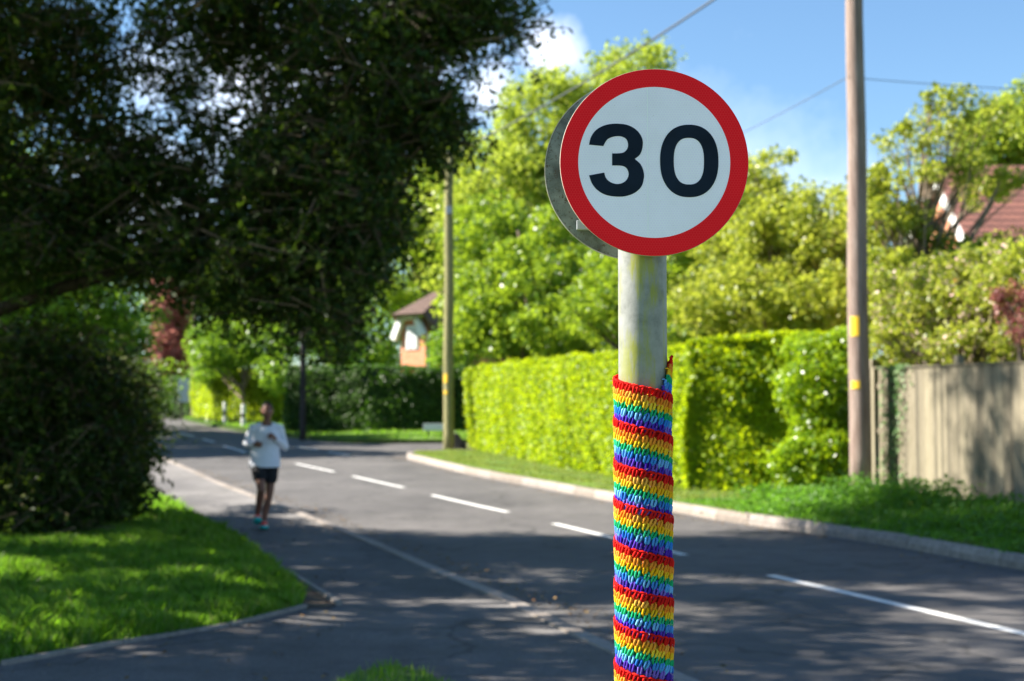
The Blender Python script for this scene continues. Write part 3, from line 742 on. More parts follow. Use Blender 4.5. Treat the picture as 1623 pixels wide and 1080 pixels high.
# fallen leaves and grit
M['litter'] = leafmat('fallen_leaves', [(.10, .055, .025), (.20, .12, .05), (.28, .19, .09), (.08, .07, .03)], (.3, .2, .08), .15, .8, .1)
rng = np.random.default_rng(88); P = []
for L_, off, n_, zz in ((KR[:16], -.10, 900, .006), (KL[2:12], .0, 500, .085), (KL[2:12], .25, 350, .008), (GL[:14], -.12, 900, .062)):
    A_ = np.array(L_)
    for _ in range(n_):
        t_ = rng.random() * (len(A_) - 1.001); i_ = int(t_); f_ = t_ - i_; p = A_[i_] * (1 - f_) + A_[i_ + 1] * f_
        tv = A_[i_ + 1] - A_[i_]; tv /= np.linalg.norm(tv); nn_ = np.array([tv[1], -tv[0]]); q = p + nn_ * (off + abs(rng.normal()) * .16 * (-1 if off < 0 else 1))
        if 6 < q[1] < 45: P.append((q[0], q[1], z0(q[1]) + zz + rng.random() * .012))
for _ in range(900):
    y_ = rng.uniform(8, 20); x_ = rng.uniform(-4, -1) - (y_ - 8) * .1; P.append((x_, y_, z0(y_) + .062 if x_ < 0 else .01))
P = np.array(P); V, Fq = leaves(P, .035, .6, rng=rng, normal=np.tile([0, 0, 1.], (len(P), 1)), nb=2.5, jitter=.6)
tag(link('leaf_litter', np_mesh('leaf_litter', V, Fq), M['litter']), 'brown fallen leaves and bits scattered along the kerbs and path edge', 'litter', None, 'stuff')

# weeds: leafy stems on the right verge
def weeds(name, pts, label, mat='weed', seed=1, leaf=.07, cnt=22, h=.45, spread=.13):
    rng = np.random.default_rng(seed); C = []
    for (x, y, z, hh) in pts:
        n = cnt; u = rng.random(n) ** .7
        C.append(np.stack([x + rng.normal(size=n) * spread, y + rng.normal(size=n) * spread, z + u * hh], 1))
    C = np.concatenate(C); V, Fq = leaves(C, leaf, .5, rng=rng, normal=np.tile([-.3, 0, 1.], (len(C), 1)), nb=.6)
    o = link(name, np_mesh(name, V, Fq), M[mat]); return tag(o, label, 'weeds', None, 'stuff')
rng = np.random.default_rng(90); pts = []
kr = np.array(KR[:9])
while len(pts) < 1500:
    t = rng.uniform(0, 6.999) if False else rng.uniform(1.0, 7.2); i = int(t); f = t - i
    p = kr[i] * (1 - f) + kr[i + 1] * f; tv = kr[i + 1] - kr[i]; tv = tv / np.linalg.norm(tv); n = np.array([tv[1], -tv[0]])
    o = rng.uniform(.3, 2.2); x, y = p + n * o
    hh = (.05 + .34 * min(1, max(0, o - .2) / 1.3)) * rng.uniform(.5, 1.3)
    if y < 18.5: hh *= .62
    if y > 20.4: hh *= .5 if o > 1.5 else .08
    if y > 25 : continue
    pts.append((x, y, float(z0(y) + .01 + vh(x, y, max(0, o - .15))), hh))
weeds('weeds', pts, 'nettles and leafy weeds growing along the foot of the fence', seed=91)

# ------------------------------------------------------------------ fence on the right
f0 = Vector((5.62, 22.6)); f1 = Vector((7.3, 15.2))
fence = thing('board_fence', (f0.x, f0.y, .3), 'tall weathered close board fence behind the weeds on the right', 'fence')
t = (f1 - f0).normalized(); L = (f1 - f0).length; nrm = Vector((-abs(t.y), -t.x)).normalized()
nrm = Vector((t.y, -t.x)); 
if nrm.x > 0: nrm = -nrm
mb = MB(); s = 0; ang = math.atan2(t.y, t.x); i = 0
def ftop(s): return 2.22 - .012 * s
def fbase(s): return .42 - .025 * s
while s < L:
    p = f0 + t * (s + .048); tilt = random.uniform(-.06, .06) + .16
    R = Matrix.Rotation(ang + tilt * .9, 3, 'Z')
    hgt = ftop(s) - fbase(s) + random.uniform(-.012, .008)
    if not (0.26 < s < 0.36):
        q = p + nrm * random.uniform(.0, .006)
        mb.box((q.x, q.y, fbase(s) + hgt / 2), (.080, .016, hgt), R)
    s += .088; i += 1
mb.build('boards', M['board'], fence)
for zz in (.65, 1.25, 1.95):
    a = f0 - nrm * .06; b = f1 - nrm * .06
    MB().bar((a.x, a.y, zz), (b.x, b.y, zz - .1), .05, .08).build('rail', M['board'], fence)
for s in (0.02, 2.6, 5.2, 7.6):
    p = f0 + t * s - nrm * .12; MB().box((p.x, p.y, (ftop(s)) / 2 + .1), (.11, .11, ftop(s) + .1), Matrix.Rotation(ang, 3, 'Z')).build('post', M['board'], fence, bevel=.008)
c0 = f0 - t * .28 + nrm * .03; MB().box((c0.x, c0.y, 1.25), (.15, .10, 2.0), Matrix.Rotation(ang, 3, 'Z')).build('end_post', M['board'], fence, bevel=.01)
mb = MB(); a = f0 + t * .3 + nrm * .012; b = f1
mb.bar((a.x, a.y, ftop(.3) + .012), (b.x, b.y, ftop(L) + .012), .06, .025); mb.build('capping', M['board'], fence)
# ivy on the fence
rng = np.random.default_rng(95); n = 620; s = .95 + rng.normal(size=n) * .2; zc = 2.25 - rng.random(n) ** 1.4 * 1.7; s += (zc - 1.6) * .12; ok_ = s > .42; s = s[ok_]; zc = zc[ok_]; n = len(s)
P = np.stack([f0.x + t.x * s + nrm.x * (.03 + rng.random(n) * .06), f0.y + t.y * s + nrm.y * (.03 + rng.random(n) * .06), zc], 1)
iv = thing('ivy', (f0.x + t.x * .7, f0.y + t.y * .7, .5), 'pale green ivy climbing the left end of the fence', 'climber')
V, Fq = leaves(P, .05, .8, rng=rng, normal=np.tile([nrm.x, nrm.y, .3], (n, 1)), nb=1); link('foliage', np_mesh('foliage', V, Fq), M['bluegreen'], iv)
mb = MB()
for k in range(5):
    s = .55 + k * .12; q = []
    for j in range(9): zz = .45 + j * .21; ss = s + .05 * math.sin(j * 1.3 + k); q.append((f0.x + t.x * ss + nrm.x * .03, f0.y + t.y * ss + nrm.y * .03, zz))
    mb.tube(q, .007, 5)
mb.build('stems', M['bark'], iv)

# ------------------------------------------------------------------ utility poles and cables
def pole(label, x, y, zb, zt, rb, rt, mat, group='wooden utility poles beside the road', tops=()):
    r = thing('utility_pole', (x, y, zb), label, 'pole', group)
    n = 14; MB().tube([(x + .01 * math.sin(i), y, zb - .2 + (zt - zb + .2) * i / n) for i in range(n + 1)], [rb + (rt - rb) * i / n for i in range(n + 1)], 20).build('shaft', M[mat], r, smooth=True)
    MB().lathe([(rt * 1.08, -.03), (rt * 1.1, .0), (rt * .6, .05), (.01, .06)], (x, y, zt), 16).build('cap', M['galv'], r)
    return r
P1b = at(1363, 766, 21.8); P1 = pole('big brown wooden pole standing in the weeds at the left end of the fence', P1b.x, 21.8, .40, 9.6, .170, .125, 'polewood')
zA = at(1352, 517, 21.63).z
def plate(r, x, y, rad, z, hh, ang0=-2.6, ang1=-1.75, mat='yellow', name='tag_plate'):
    mb = MB(); V = []; k = 8
    for i in range(k + 1):
        a = ang0 + (ang1 - ang0) * i / k
        for zz in (z - hh / 2, z + hh / 2):
            for rr in (rad, rad + .006): V.append((x + rr * math.cos(a), y + rr * math.sin(a), zz))
    Fc = []
    for i in range(k):
        b = 4 * i; c = b + 4; Fc += [(b + 1, b + 3, c + 3, c + 1), (b, c, c + 2, b + 2), (b, b + 1, c + 1, c), (b + 2, c + 2, c + 3, b + 3)]
    Fc += [(0, 2, 3, 1), (4 * k, 4 * k + 1, 4 * k + 3, 4 * k + 2)]
    mb.add(V, Fc); return mb.build(name, M[mat], r)
plate(P1, P1b.x, 21.8, .160, zA, .30)
plate(P1, P1b.x, 21.8, .163, at(1352, 610, 21.63).z, .12)
P2b = at(711, 722, 40); P2 = pole('pale lichen covered wooden pole at the corner of the side road', P2b.x, 40, .48, at(711, 243, 40).z, .155, .12, 'polegreen')
plate(P2, P2b.x, 40, .15, at(711, 600, 40).z, .25); plate(P2, P2b.x, 40, .15, at(711, 622, 40).z, .1)
zc = at(712, 335, 40).z; MB().box((P2b.x, 39.84, zc), (.16, .10, .22)).build('junction_box', M['galv'], P2, bevel=.01)
P3b = at(480, 693, 47.8); pole('thin dark pole in front of the dark hedge under the evergreen branches', P3b.x, 47.8, .62, 8.6, .11, .09, 'poledark')
P4b = at(308, 660, 71); pole('distant brown pole right of the notice board', P4b.x, 71, 1.0, 9.4, .14, .11, 'polewood')
def cable(label, a, b, sag, r=.012):
    a, b = Vector(a), Vector(b); q = []
    for i in range(25):
        u = i / 24; p = a.lerp(b, u); p.z -= sag * 4 * u * (1 - u); q.append(p)
    o = MB().tube(q, r, 6).build('overhead_cable', M['cable'], None, smooth=True); tag(o, label, 'cable', 'overhead cables between the poles')
t2 = Vector((P2b.x, 40, at(711, 247, 40).z)); t1 = Vector((P1b.x, 21.8, 9.45))
cable('thick overhead cable sloping from the lichened pole up past the sign', t2, t1, .25, .022)
cable('overhead cable running from the lichened pole away behind the dark evergreen', t2, (P3b.x, 47.8, 8.4), .3, .012)
w1 = at(1345, 122, 21.7)
cable('thin wire sloping down left from the brown pole over the trees', w1, at(1000, 285, 45), .15, .007)
cable('thin level wire running right from the brown pole over the shrub', w1 + Vector((.1, .1, 0)), (14.5, 23.5, w1.z + .12), .12, .006)

# ------------------------------------------------------------------ houses
def house_right():
    gx, y0_, y1_, x1 = 10.62, 32.3, 37.9, 22.0
    zr = at(1491, 268, 35.1).z; ze = at(1546, 392, 32.4).z; ym = (y0_ + y1_) / 2; zb = .6
    r = thing('brick_house', (gx, ym, zb), 'red tiled brick house with white bargeboards behind the shrub on the right', 'house')
    MB().prism([(gx, y0_ + .25, zb), (gx, y1_ - .25, zb), (gx, y1_ - .25, ze + .05), (gx, ym, zr - .16), (gx, y0_ + .25, ze + .05)], (x1 - gx, 0, 0)).build('wall', M['brick'], r)
    mb = MB(); ov = .22
    for ya, s in ((y0_, 1), (y1_, -1)):
        d = Vector((0, ym - ya, zr - ze)); nn = Vector((0, -(zr - ze) * s, abs(ym - ya))).normalized() * .10
        a = Vector((gx - ov, ya, ze)); b = Vector((gx - ov, ym, zr))
        a2 = a - d.normalized() * .25
        mb.prism([a2, b, b + nn, a2 + nn], (x1 - gx + 2 * ov, 0, 0))
    mb.build('roof', M['tiles'], r)
    for ya, s in ((y0_, 1), (y1_, -1)):
        a = Vector((gx - ov - .03, ya - .12 * s, ze - .18)); b = Vector((gx - ov - .03, ym, zr - .09))
        MB().bar(a, b, .05, .26).build('bargeboard', M['white'], r)
    w = MB().box((gx - .02, ym, ze - .9), (.08, 1.5, 1.2)).build('window', M['white'], r)
    MB().box((gx - .05, ym, ze - .9), (.06, 1.3, 1.0)).build('pane', M['glass'], w)
    w = MB().box((13.5, y0_ + .24, ze - 1.0), (1.7, .08, 1.2)).build('window', M['white'], r)
    MB().box((13.5, y0_ + .22, ze - 1.0), (1.5, .07, 1.0)).build('pane', M['glass'], w)
    MB().box((17.5, ym, zr + .3), (.8, .6, 1.2)).build('chimney', M['brick'], r)
    mb = MB().tube([(gx - .25, y0_ - .28, ze - .14), (x1 + .2, y0_ - .28, ze - .14)], .06, 8); mb.build('gutter', M['white'], r)
house_right()
def house_left():
    Y = 82.0; s = Y / F
    X = lambda px: at(px, 500, Y).x
    Z = lambda py: at(650, py, Y).z
    zb = z0(Y)
    r = thing('brick_house', (X(680), Y, zb), 'small orange brick gable with white window and brown half hipped roof above the dark hedge', 'house')
    # projecting gable bay, turned towards the sun
    x0, x1 = X(633), X(675)
    def Q(px, py, o=0.0):
        k = (675 - px) / 42.0; return Vector((X(px) - .7 * o, Y + 1.5 * k - .7 * o, Z(py)))
    base_ = [Q(633, 520), Q(675, 520)]
    MB().prism([(base_[0].x, base_[0].y, zb), (base_[1].x, base_[1].y, zb), Q(675, 520), Q(664, 503), Q(643, 503), Q(633, 520)], (3.0, 3.2, 0)).build('wall', M['brick'], r)
    mb = MB()                                        # white barge boards
    mb.bar(Q(640, 501, .25), Q(626, 536, .25), .30, .42); mb.bar(Q(634, 500, .25), Q(668, 500, .25), .30, .46); mb.bar(Q(664, 502, .25), Q(676, 532, .25), .30, .38)
    mb.build('bargeboard', M['white'], r)
    w = MB().prism([Q(643, 515, .08), Q(663, 515, .08), Q(663, 553, .08), Q(643, 553, .08)], (.2, .2, 0)).build('window', M['white'], r)
    for px in (644.8, 654.4): MB().prism([Q(px, 518, .12), Q(px + 7, 518, .12), Q(px + 7, 550, .12), Q(px, 550, .12)], (.1, .1, 0)).build('pane', M['paleglass'], w)
    # hip of the bay roof rising to the main ridge
    R0 = Vector((X(708), Y + 5, at(708, 452, Y + 5).z)); Rb = Vector((X(708) + 9, Y + 5, R0.z))
    a = Vector((X(622), Y - .35, Z(503))); b = Vector((X(672), Y - .35, Z(500)))
    c = Vector((X(690), Y - .35 + 1.2, Z(520))); e = Vector((X(618), Y + 6, Z(506)))
    mb = MB()
    def slab(P): 
        P = [Vector(p) for p in P]; nn = (P[1] - P[0]).cross(P[2] - P[0]).normalized(); nn = nn if nn.z > 0 else -nn
        mb.prism(P, nn * .12)
    slab([a, b, R0]); slab([a, R0, e]); slab([b, R0, (X(735), Y + .5, Z(556)), (X(690), Y + .3, Z(545))])
    slab([R0, Rb, (Rb.x, Y - .2, Z(540)), (X(735), Y - .2, Z(556))]) if False else slab([R0, Rb, (Rb.x, Y + .5, Z(556)), (X(735), Y + .5, Z(556))])
    mb.build('roof', M['browntiles'], r)
    MB().box(((X(676) + X(720)) / 2 + 3.5, Y + 3.2, (zb + Z(535)) / 2), (X(720) - X(676) + 7, 4.5, Z(535) - zb)).build('side_wall', M['brick'], r)
    MB().tube([(X(679), Y + .1, Z(530)), (X(679), Y + .1, zb)], .06, 8).build('downpipe', M['white'], r)
house_left()

# ------------------------------------------------------------------ small far things
def marker(px, pyb, Y, h, label):
    c = at(px, pyb, Y); zb = z0(Y) + .12
    r = thing('marker_post', (c.x, Y, zb), label, 'post', 'black and white marker posts on the far verge')
    MB().lathe([(.085, -.1), (.085, h - .05), (.06, h)], (c.x, Y, zb), 14).build('post', M['white'], r)
    for zz in (h * .42,): MB().lathe([(.089, 0), (.089, .14)], (c.x, Y, zb + zz), 14).build('band', M['black'], r)
marker(357, 668, 60, .95, 'white marker post with black band left of the slim tree trunk')
marker(386, 672, 57, .90, 'white marker post with black band at the foot of the slim tree trunk')
marker(330, 664, 64, .75, 'shorter dim marker post in front of the left part of the bright hedge')
def board():
    Y = 73; c = at(295, 619, Y); s = Y / F
    r = thing('notice_board', (c.x, Y, z0(Y)), 'pale blue notice board on two legs beside the far bend', 'notice board')
    MB().box((c.x, Y, c.z), (22 * s, .06, 37 * s)).build('panel', M['boardface'], r, bevel=.01)
    for dx in (-.24, .24): MB().box((c.x + dx, Y + .06, (c.z + z0(Y)) / 2), (.09, .06, c.z - z0(Y))).build('leg', M['polewood'], r)
board()
def nameplate():
    Y = 46.6; a = at(676, 671, Y); b = at(703, 683, Y)
    r = thing('street_name_plate', ((a.x + b.x) / 2, Y, z0(Y)), 'low white street name plate on two short posts left of the lichened pole', 'name plate')
    MB().box(((a.x + b.x) / 2, Y, a.z - .12), (abs(b.x - a.x) + .2, .03, .22)).build('plate', M['white'], r, bevel=.004)
    for x in (a.x + .05, b.x - .02): MB().box((x, Y + .04, (a.z + z0(Y)) / 2 - .1), (.06, .04, a.z - z0(Y) - .1)).build('leg', M['black'], r)
nameplate()
def boulder():
    c = at(727, 704, 41.2); bm = bmesh.new(); bmesh.ops.create_icosphere(bm, subdivisions=4, radius=1)
    rr = random.Random(5); ks = [(Vector((rr.uniform(-1, 1), rr.uniform(-1, 1), rr.uniform(-1, 1))).normalized(), rr.uniform(.55, .95)) for _ in range(22)]
    for v in bm.verts:
        for n, d in ks:
            e = v.co.dot(n)
            if e > d: v.co -= n * (e - d)
        v.co = Vector((v.co.x * .34, v.co.y * .34, v.co.z * .46))
    me = bpy.data.meshes.new('boulder'); bm.to_mesh(me); bm.free(); me.transform(Matrix.Translation((c.x, 41.2, c.z - .12)))
    tag(link('boulder', me, M['stone'], None, True), 'dark rounded boulder on the verge right of the lichened pole', 'boulder')
boulder()

exec_marks = None
# ------------------------------------------------------------------ the speed limit sign
PY = 2.30; PX = at(1018.3, 560, PY).x; PR = .0392
m = NT('post_paint'); v = m.coord(1.0)
base = m.ramp(m.noise(v, 26, 6, .65), [(.3, (.14, .145, .135)), (.5, (.235, .24, .225)), (.75, (.31, .31, .295))])
sc = m.coord((55, 55, 9)); streak = m.noise(sc, 1.0, 5, .7)
alg = m.ramp(m.math('MULTIPLY', streak, m.noise(m.coord((14, 14, 7)), 1.0, 3)), [(.22, (0, 0, 0)), (.30, (1, 1, 1))])
g = m.n('ShaderNodeSeparateXYZ'); m.l(v, g.inputs[0])
front = m.math('MULTIPLY', m.n('ShaderNodeMapRange', i_1=.005, i_2=.034).outputs[0], 1.0)
mr = [n for n in m.t.nodes if n.type == 'MAP_RANGE'][-1]; m.l(m.math('MULTIPLY', g.outputs[1], -1), mr.inputs[0]); mr.inputs[3].default_value = .15; mr.inputs[4].default_value = 1
m.col(m.mix(m.math('MULTIPLY', m.math('MULTIPLY', alg, front), .85), base, (.27, .28, .025)))
m.rough(.5); m.spec(.4); m.bump(m.noise(v, 70, 5, .7), .25, .002); M['postpaint'] = m.m
m = NT('back_plate'); v = m.coord(1.0)
c = m.ramp(m.noise(v, 24, 6, .65), [(.34, (.08, .09, .075)), (.5, (.17, .19, .16)), (.68, (.27, .29, .25))])
spk = m.ramp(m.noise(v, 160, 3, .8), [(.56, (0, 0, 0)), (.66, (1, 1, 1))])
m.col(m.mix(spk, c, (.09, .07, .04))); m.rough(.5); m.b.inputs['Metallic'].default_value = .25; M['backplate'] = m.m

def reflective(name, base, line, amt=.5, dirt=.06):
    """prismatic sheeting: fine honeycomb of paler cell walls"""
    m = NT(name); c = m.n('ShaderNodeTexCoord'); s3 = math.sqrt(3)
    mp = m.n('ShaderNodeMapping'); mp.inputs['Rotation'].default_value = (0, 0, 0); mp.inputs['Scale'].default_value = (230,) * 3
    m.l(c.outputs['Object'], mp.inputs[0]); sx = m.n('ShaderNodeSeparateXYZ'); m.l(mp.outputs[0], sx.inputs[0])
    x, y = sx.outputs[0], sx.outputs[2]
    def cell(ox, oy):
        a = m.math('SUBTRACT', m.math('FLOORED_MODULO', m.math('ADD', x, ox), 1.0), .5)
        b = m.math('SUBTRACT', m.math('FLOORED_MODULO', m.math('ADD', y, oy), s3), s3 / 2)
        return a, b
    a1, b1 = cell(100., 100 * s3); a2, b2 = cell(100.5, 100 * s3 + s3 / 2)
    def hexd(a, b):
        aa, bb = m.math('ABSOLUTE', a), m.math('ABSOLUTE', b)
        return m.math('MAXIMUM', aa, m.math('ADD', m.math('MULTIPLY', aa, .5), m.math('MULTIPLY', bb, s3 / 2)))
    h = m.math('MINIMUM', hexd(a1, b1), hexd(a2, b2))
    e = m.ramp(h, [(.40, (0, 0, 0)), (.47, (1, 1, 1))])
    v = m.coord(1.0)
    dl = 1 - dirt * 4
    d = m.ramp(m.noise(v, 9, 6, .65), [(.25, (dl, dl, dl * .98)), (.65, (1, 1, 1))])
    sp_ = m.ramp(m.noise(v, 260, 2, .7), [(.70, (1, 1, 1)), (.78, (.75, .72, .66))])
    m.col(m.mix(1., m.mix(1., m.mix(m.math('MULTIPLY', e, amt), base, line), d, 'MULTIPLY'), sp_, 'MULTIPLY'))
    m.rough(.5); m.spec(.12); m.bump(h, .12, .0006)
    return m.m
M['refw'] = reflective('white_sheeting', (.93, .845, .975), (.99, .98, .99), .9, .025)
M['refr'] = reflective('red_sheeting', (.93, .004, .012), (.98, .06, .06), .6, .02)
m = NT('digit_vinyl'); v = m.coord(1.0); m.col(m.ramp(m.noise(v, 14, 6, .65), [(.3, (.004, .009, .018)), (.7, (.008, .017, .034))])); m.rough(.5); m.spec(.12); M['digit'] = m.m
M['seam'] = noisy('seam', (.93, .93, .92), (.97, .97, .97), 30, .6, 0)
M['rim'] = noisy('plate_edge', (.30, .28, .22), (.5, .48, .40), 60, .6, .1)

C1 = at(1036.5, 258, 2.24); C2 = at(1006.5, 270, 2.36)
sgn = thing('speed_limit_sign', (PX, PY, .1), 'round red and white 30 speed limit sign on a grey post, two plates', 'road sign')
MB().lathe([(PR, .0), (PR, C1.z + .10 - .1), (PR * .97, C1.z + .112 - .1), (PR * .5, C1.z + .115 - .1)], (PX, PY, .1), 48).build('post', M['postpaint'], sgn, smooth=True)
def disc(name, C, y0_, y1_, r, mat, parent, r_in=0, n=128, rot=0):
    mb = MB(); V = []; b = .0008
    if r_in == 0:
        R = Matrix.Rotation(PI / 2, 3, 'X')
        mb.lathe([(r - b, -(y1_ - C.y)), (r, -(y1_ - C.y) + b), (r, -(y0_ - C.y) - b), (r - b, -(y0_ - C.y))], C, n, R)
    else:
        for yy in (y0_, y1_):
            for rr in (r_in, r):
                for k in range(n): V.append((C.x + rr * math.cos(2 * PI * k / n), yy, C.z + rr * math.sin(2 * PI * k / n)))
        f = []
        for k in range(n):
            j = (k + 1) % n
            f += [(k, j, n + j, n + k), (2 * n + k, 3 * n + k, 3 * n + j, 2 * n + j), (k, 2 * n + k, 2 * n + j, j), (n + k, n + j, 3 * n + j, 3 * n + k)]
        mb.add(V, f)
    return mb.build(name, mat, parent)
R1 = .1496
fp = disc('front_plate', C1, 2.2400, 2.2428, R1, M['rim'], sgn); fp['label'] = 'front plate facing the camera with the number 30'
disc('white_face', C1, 2.2392, 2.2400 - .00005, .1212, M['refw'], fp)
disc('red_border', C1, 2.2390, 2.23995, R1 - .0006, M['refr'], fp, r_in=.1205)
U = R1 / 406.0                                          # trace unit -> metres
def tr(x, y): return (C1.x + (x - 531) * U, C1.z - (y - 481) * U)
def spline(P, n=6):
    out = []
    for i in range(len(P) - 1):
        p0 = P[max(0, i - 1)]; p1 = P[i]; p2 = P[i + 1]; p3 = P[min(len(P) - 1, i + 2)]
        for k in range(n):
            t = k / n
            out.append(tuple(.5 * ((2 * p1[j]) + (-p0[j] + p2[j]) * t + (2 * p0[j] - 5 * p1[j] + 4 * p2[j] - p3[j]) * t * t + (-p0[j] + 3 * p1[j] - 3 * p2[j] + p3[j]) * t ** 3) for j in (0, 1)))
    out.append(P[-1]); return out
o1 = spline([(251, 405), (260, 371), (283, 340), (322, 320), (370, 314), (420, 321), (459, 345), (480, 380), (481, 415), (470, 447), (447, 467)])
o2 = spline([(447, 467), (472, 490), (485, 522), (486, 550), (476, 585), (450, 611), (415, 626), (375, 630), (325, 623), (287, 602), (263, 572), (251, 538)])
o3 = spline([(316, 526), (323, 549), (340, 566), (365, 575), (388, 573), (408, 562), (419, 543), (420, 525), (411, 506), (394, 497), (370, 495)])
o4 = spline([(370, 443), (396, 440), (412, 428), (419, 408), (414, 385), (400, 373), (378, 368), (350, 372), (328, 384), (312, 411)])
three = o1[:-1] + o2 + o3 + [(350, 495), (350, 443)] + o4
def flat(name, pts, y, mat, parent):
    V = [(*(lambda q: (q[0], y, q[1]))(tr(*p)),) for p in pts]
    tri = tessellate_polygon([[Vector(v) for v in V]]); 
    n = len(V); me = MB(); me.add(V + [(v[0], v[1] - .0005, v[2]) for v in V], [tuple(t_) for t_ in tri] + [tuple(i + n for i in t_) for t_ in tri] + [(i, (i + 1) % n, (i + 1) % n + n, i + n) for i in range(n)])
    o = link(name, me.mesh(), mat, parent); return o
d3 = flat('digit', three, 2.2391, M['digit'], fp); d3['label'] = 'black digit three'
def sup(cx, cy, a, b, e, n=96):
    out = []
    for k in range(n):
        th = 2 * PI * k / n; c, s_ = math.cos(th), math.sin(th)
        out.append((cx + a * math.copysign(abs(c) ** e, c), cy + b * math.copysign(abs(s_) ** e, s_)))
    return out
oo = sup(681.5, 475.5, 125.5, 157, .88); ii = sup(680, 476.5, 65, 101, .80); n = 96
V = [];
for y in (2.2391, 2.2386):
    for q in oo + ii: a_ = tr(*q); V.append((a_[0], y, a_[1]))
f = []
for k in range(n):
    j = (k + 1) % n
    f += [(k, j, n + j, n + k), (2 * n + k, 3 * n + k, 3 * n + j, 2 * n + j), (k, 2 * n + k, 2 * n + j, j), (n + k, n + j, 3 * n + j, 3 * n + k)]
d0 = MB().add(V, f).build('digit', M['digit'], fp); d0['label'] = 'black digit zero'
sx_ = tr(503, 0)[0]; MB().box((sx_, 2.2389, C1.z), (.0011, .0003, .1195 * 2)).build('sheeting_seam', M['seam'], fp)
bp = disc('rear_plate', C2, 2.3600, 2.3630, .1500, M['backplate'], sgn); bp['label'] = 'grey back of the second plate facing away'
disc('rim', C2, 2.3590, 2.3640, .1512, M['rim'], bp, r_in=.1499)
for zz in (.075, -.075):
    MB().box((C1.x - .012, 2.2495, C1.z + zz), (.20, .013, .024)).build('channel', M['galv'], sgn, bevel=.001)
    MB().box((C2.x + .0, 2.3525, C2.z + zz * 1.2 - .004), (.197 if zz < 0 else .20, .013, .016)).build('channel', M['galv'], sgn, bevel=.001)
    mb = MB(); n = 40; zc_ = C1.z + zz
    mb.tube([(PX + (PR + .0025) * math.cos(a), PY + (PR + .0025) * math.sin(a), zc_) for a in [2 * PI * k / n for k in range(n + 1)]], .003, 6)
    mb.build('clip', M['galv'], sgn)
    for sx2 in (-1, 1): MB().lathe([(.006, 0), (.006, .006), (.003, .007)], (PX + sx2 * .05, 2.345, C2.z + zz * 1.2), 6, Matrix.Rotation(PI / 2, 3, 'X')).build('bolt', M['galv'], sgn)

# ------------------------------------------------------------------ crochet wrap
def yarn(name, cols):
    m = NT(name); g = m.n('ShaderNodeNewGeometry'); v = m.coord(1.0)
    c = m.ramp(g.outputs['Random Per Island'], [((i + .5) / len(cols), k) for i, k in enumerate(cols)])
    n = m.noise(v, 900, 3, .7)
    m.col(m.mix(1., c, m.ramp(n, [(.25, (.55, .55, .55)), (.65, (1.1, 1.1, 1.1))]), 'MULTIPLY'))
    m.rough(.95); m.spec(.08)
    m.bump(m.noise(m.coord((900, 900, 2600)), 1.0, 2), .5, .0006)
    return m.m
YC = [('red', [(.62, .012, .010), (.74, .02, .014), (.55, .010, .010)]),
      ('orange', [(.82, .30, .03), (.86, .24, .02), (.85, .40, .07), (.80, .22, .02)]),
      ('yellow', [(.86, .50, .02), (.88, .58, .04), (.85, .42, .01)]),
      ('green', [(.01, .34, .13), (.02, .45, .19), (.008, .27, .10), (.03, .44, .22)]),
      ('blue', [(.03, .20, .66), (.12, .38, .78), (.02, .13, .54), (.18, .44, .80)]),
      ('purple', [(.065, .02, .36), (.12, .05, .46), (.045, .014, .28), (.20, .12, .54)])]
wr = thing('crochet_wrap', (PX, PY, .5), 'rainbow striped crocheted band wound in a spiral round the sign post', 'yarn wrap')
pitch = .0645; hrow = pitch / 6; NCOL = 22
zt0 = at(975, 600, PY).z; phi00 = -PI - .22
random.seed(99)
ztotal = zt0 - .55
nturn = ztotal / pitch
def hp(phi, dz, rad):
    rr = rad
    return Vector((PX - rr * math.cos(phi), PY - rr * math.sin(phi), zt0 - pitch * phi / (2 * PI) + dz + .0022 * math.sin(phi * .37) ))
RW = [1.04, .93, .91, .91, .99, 1.22]
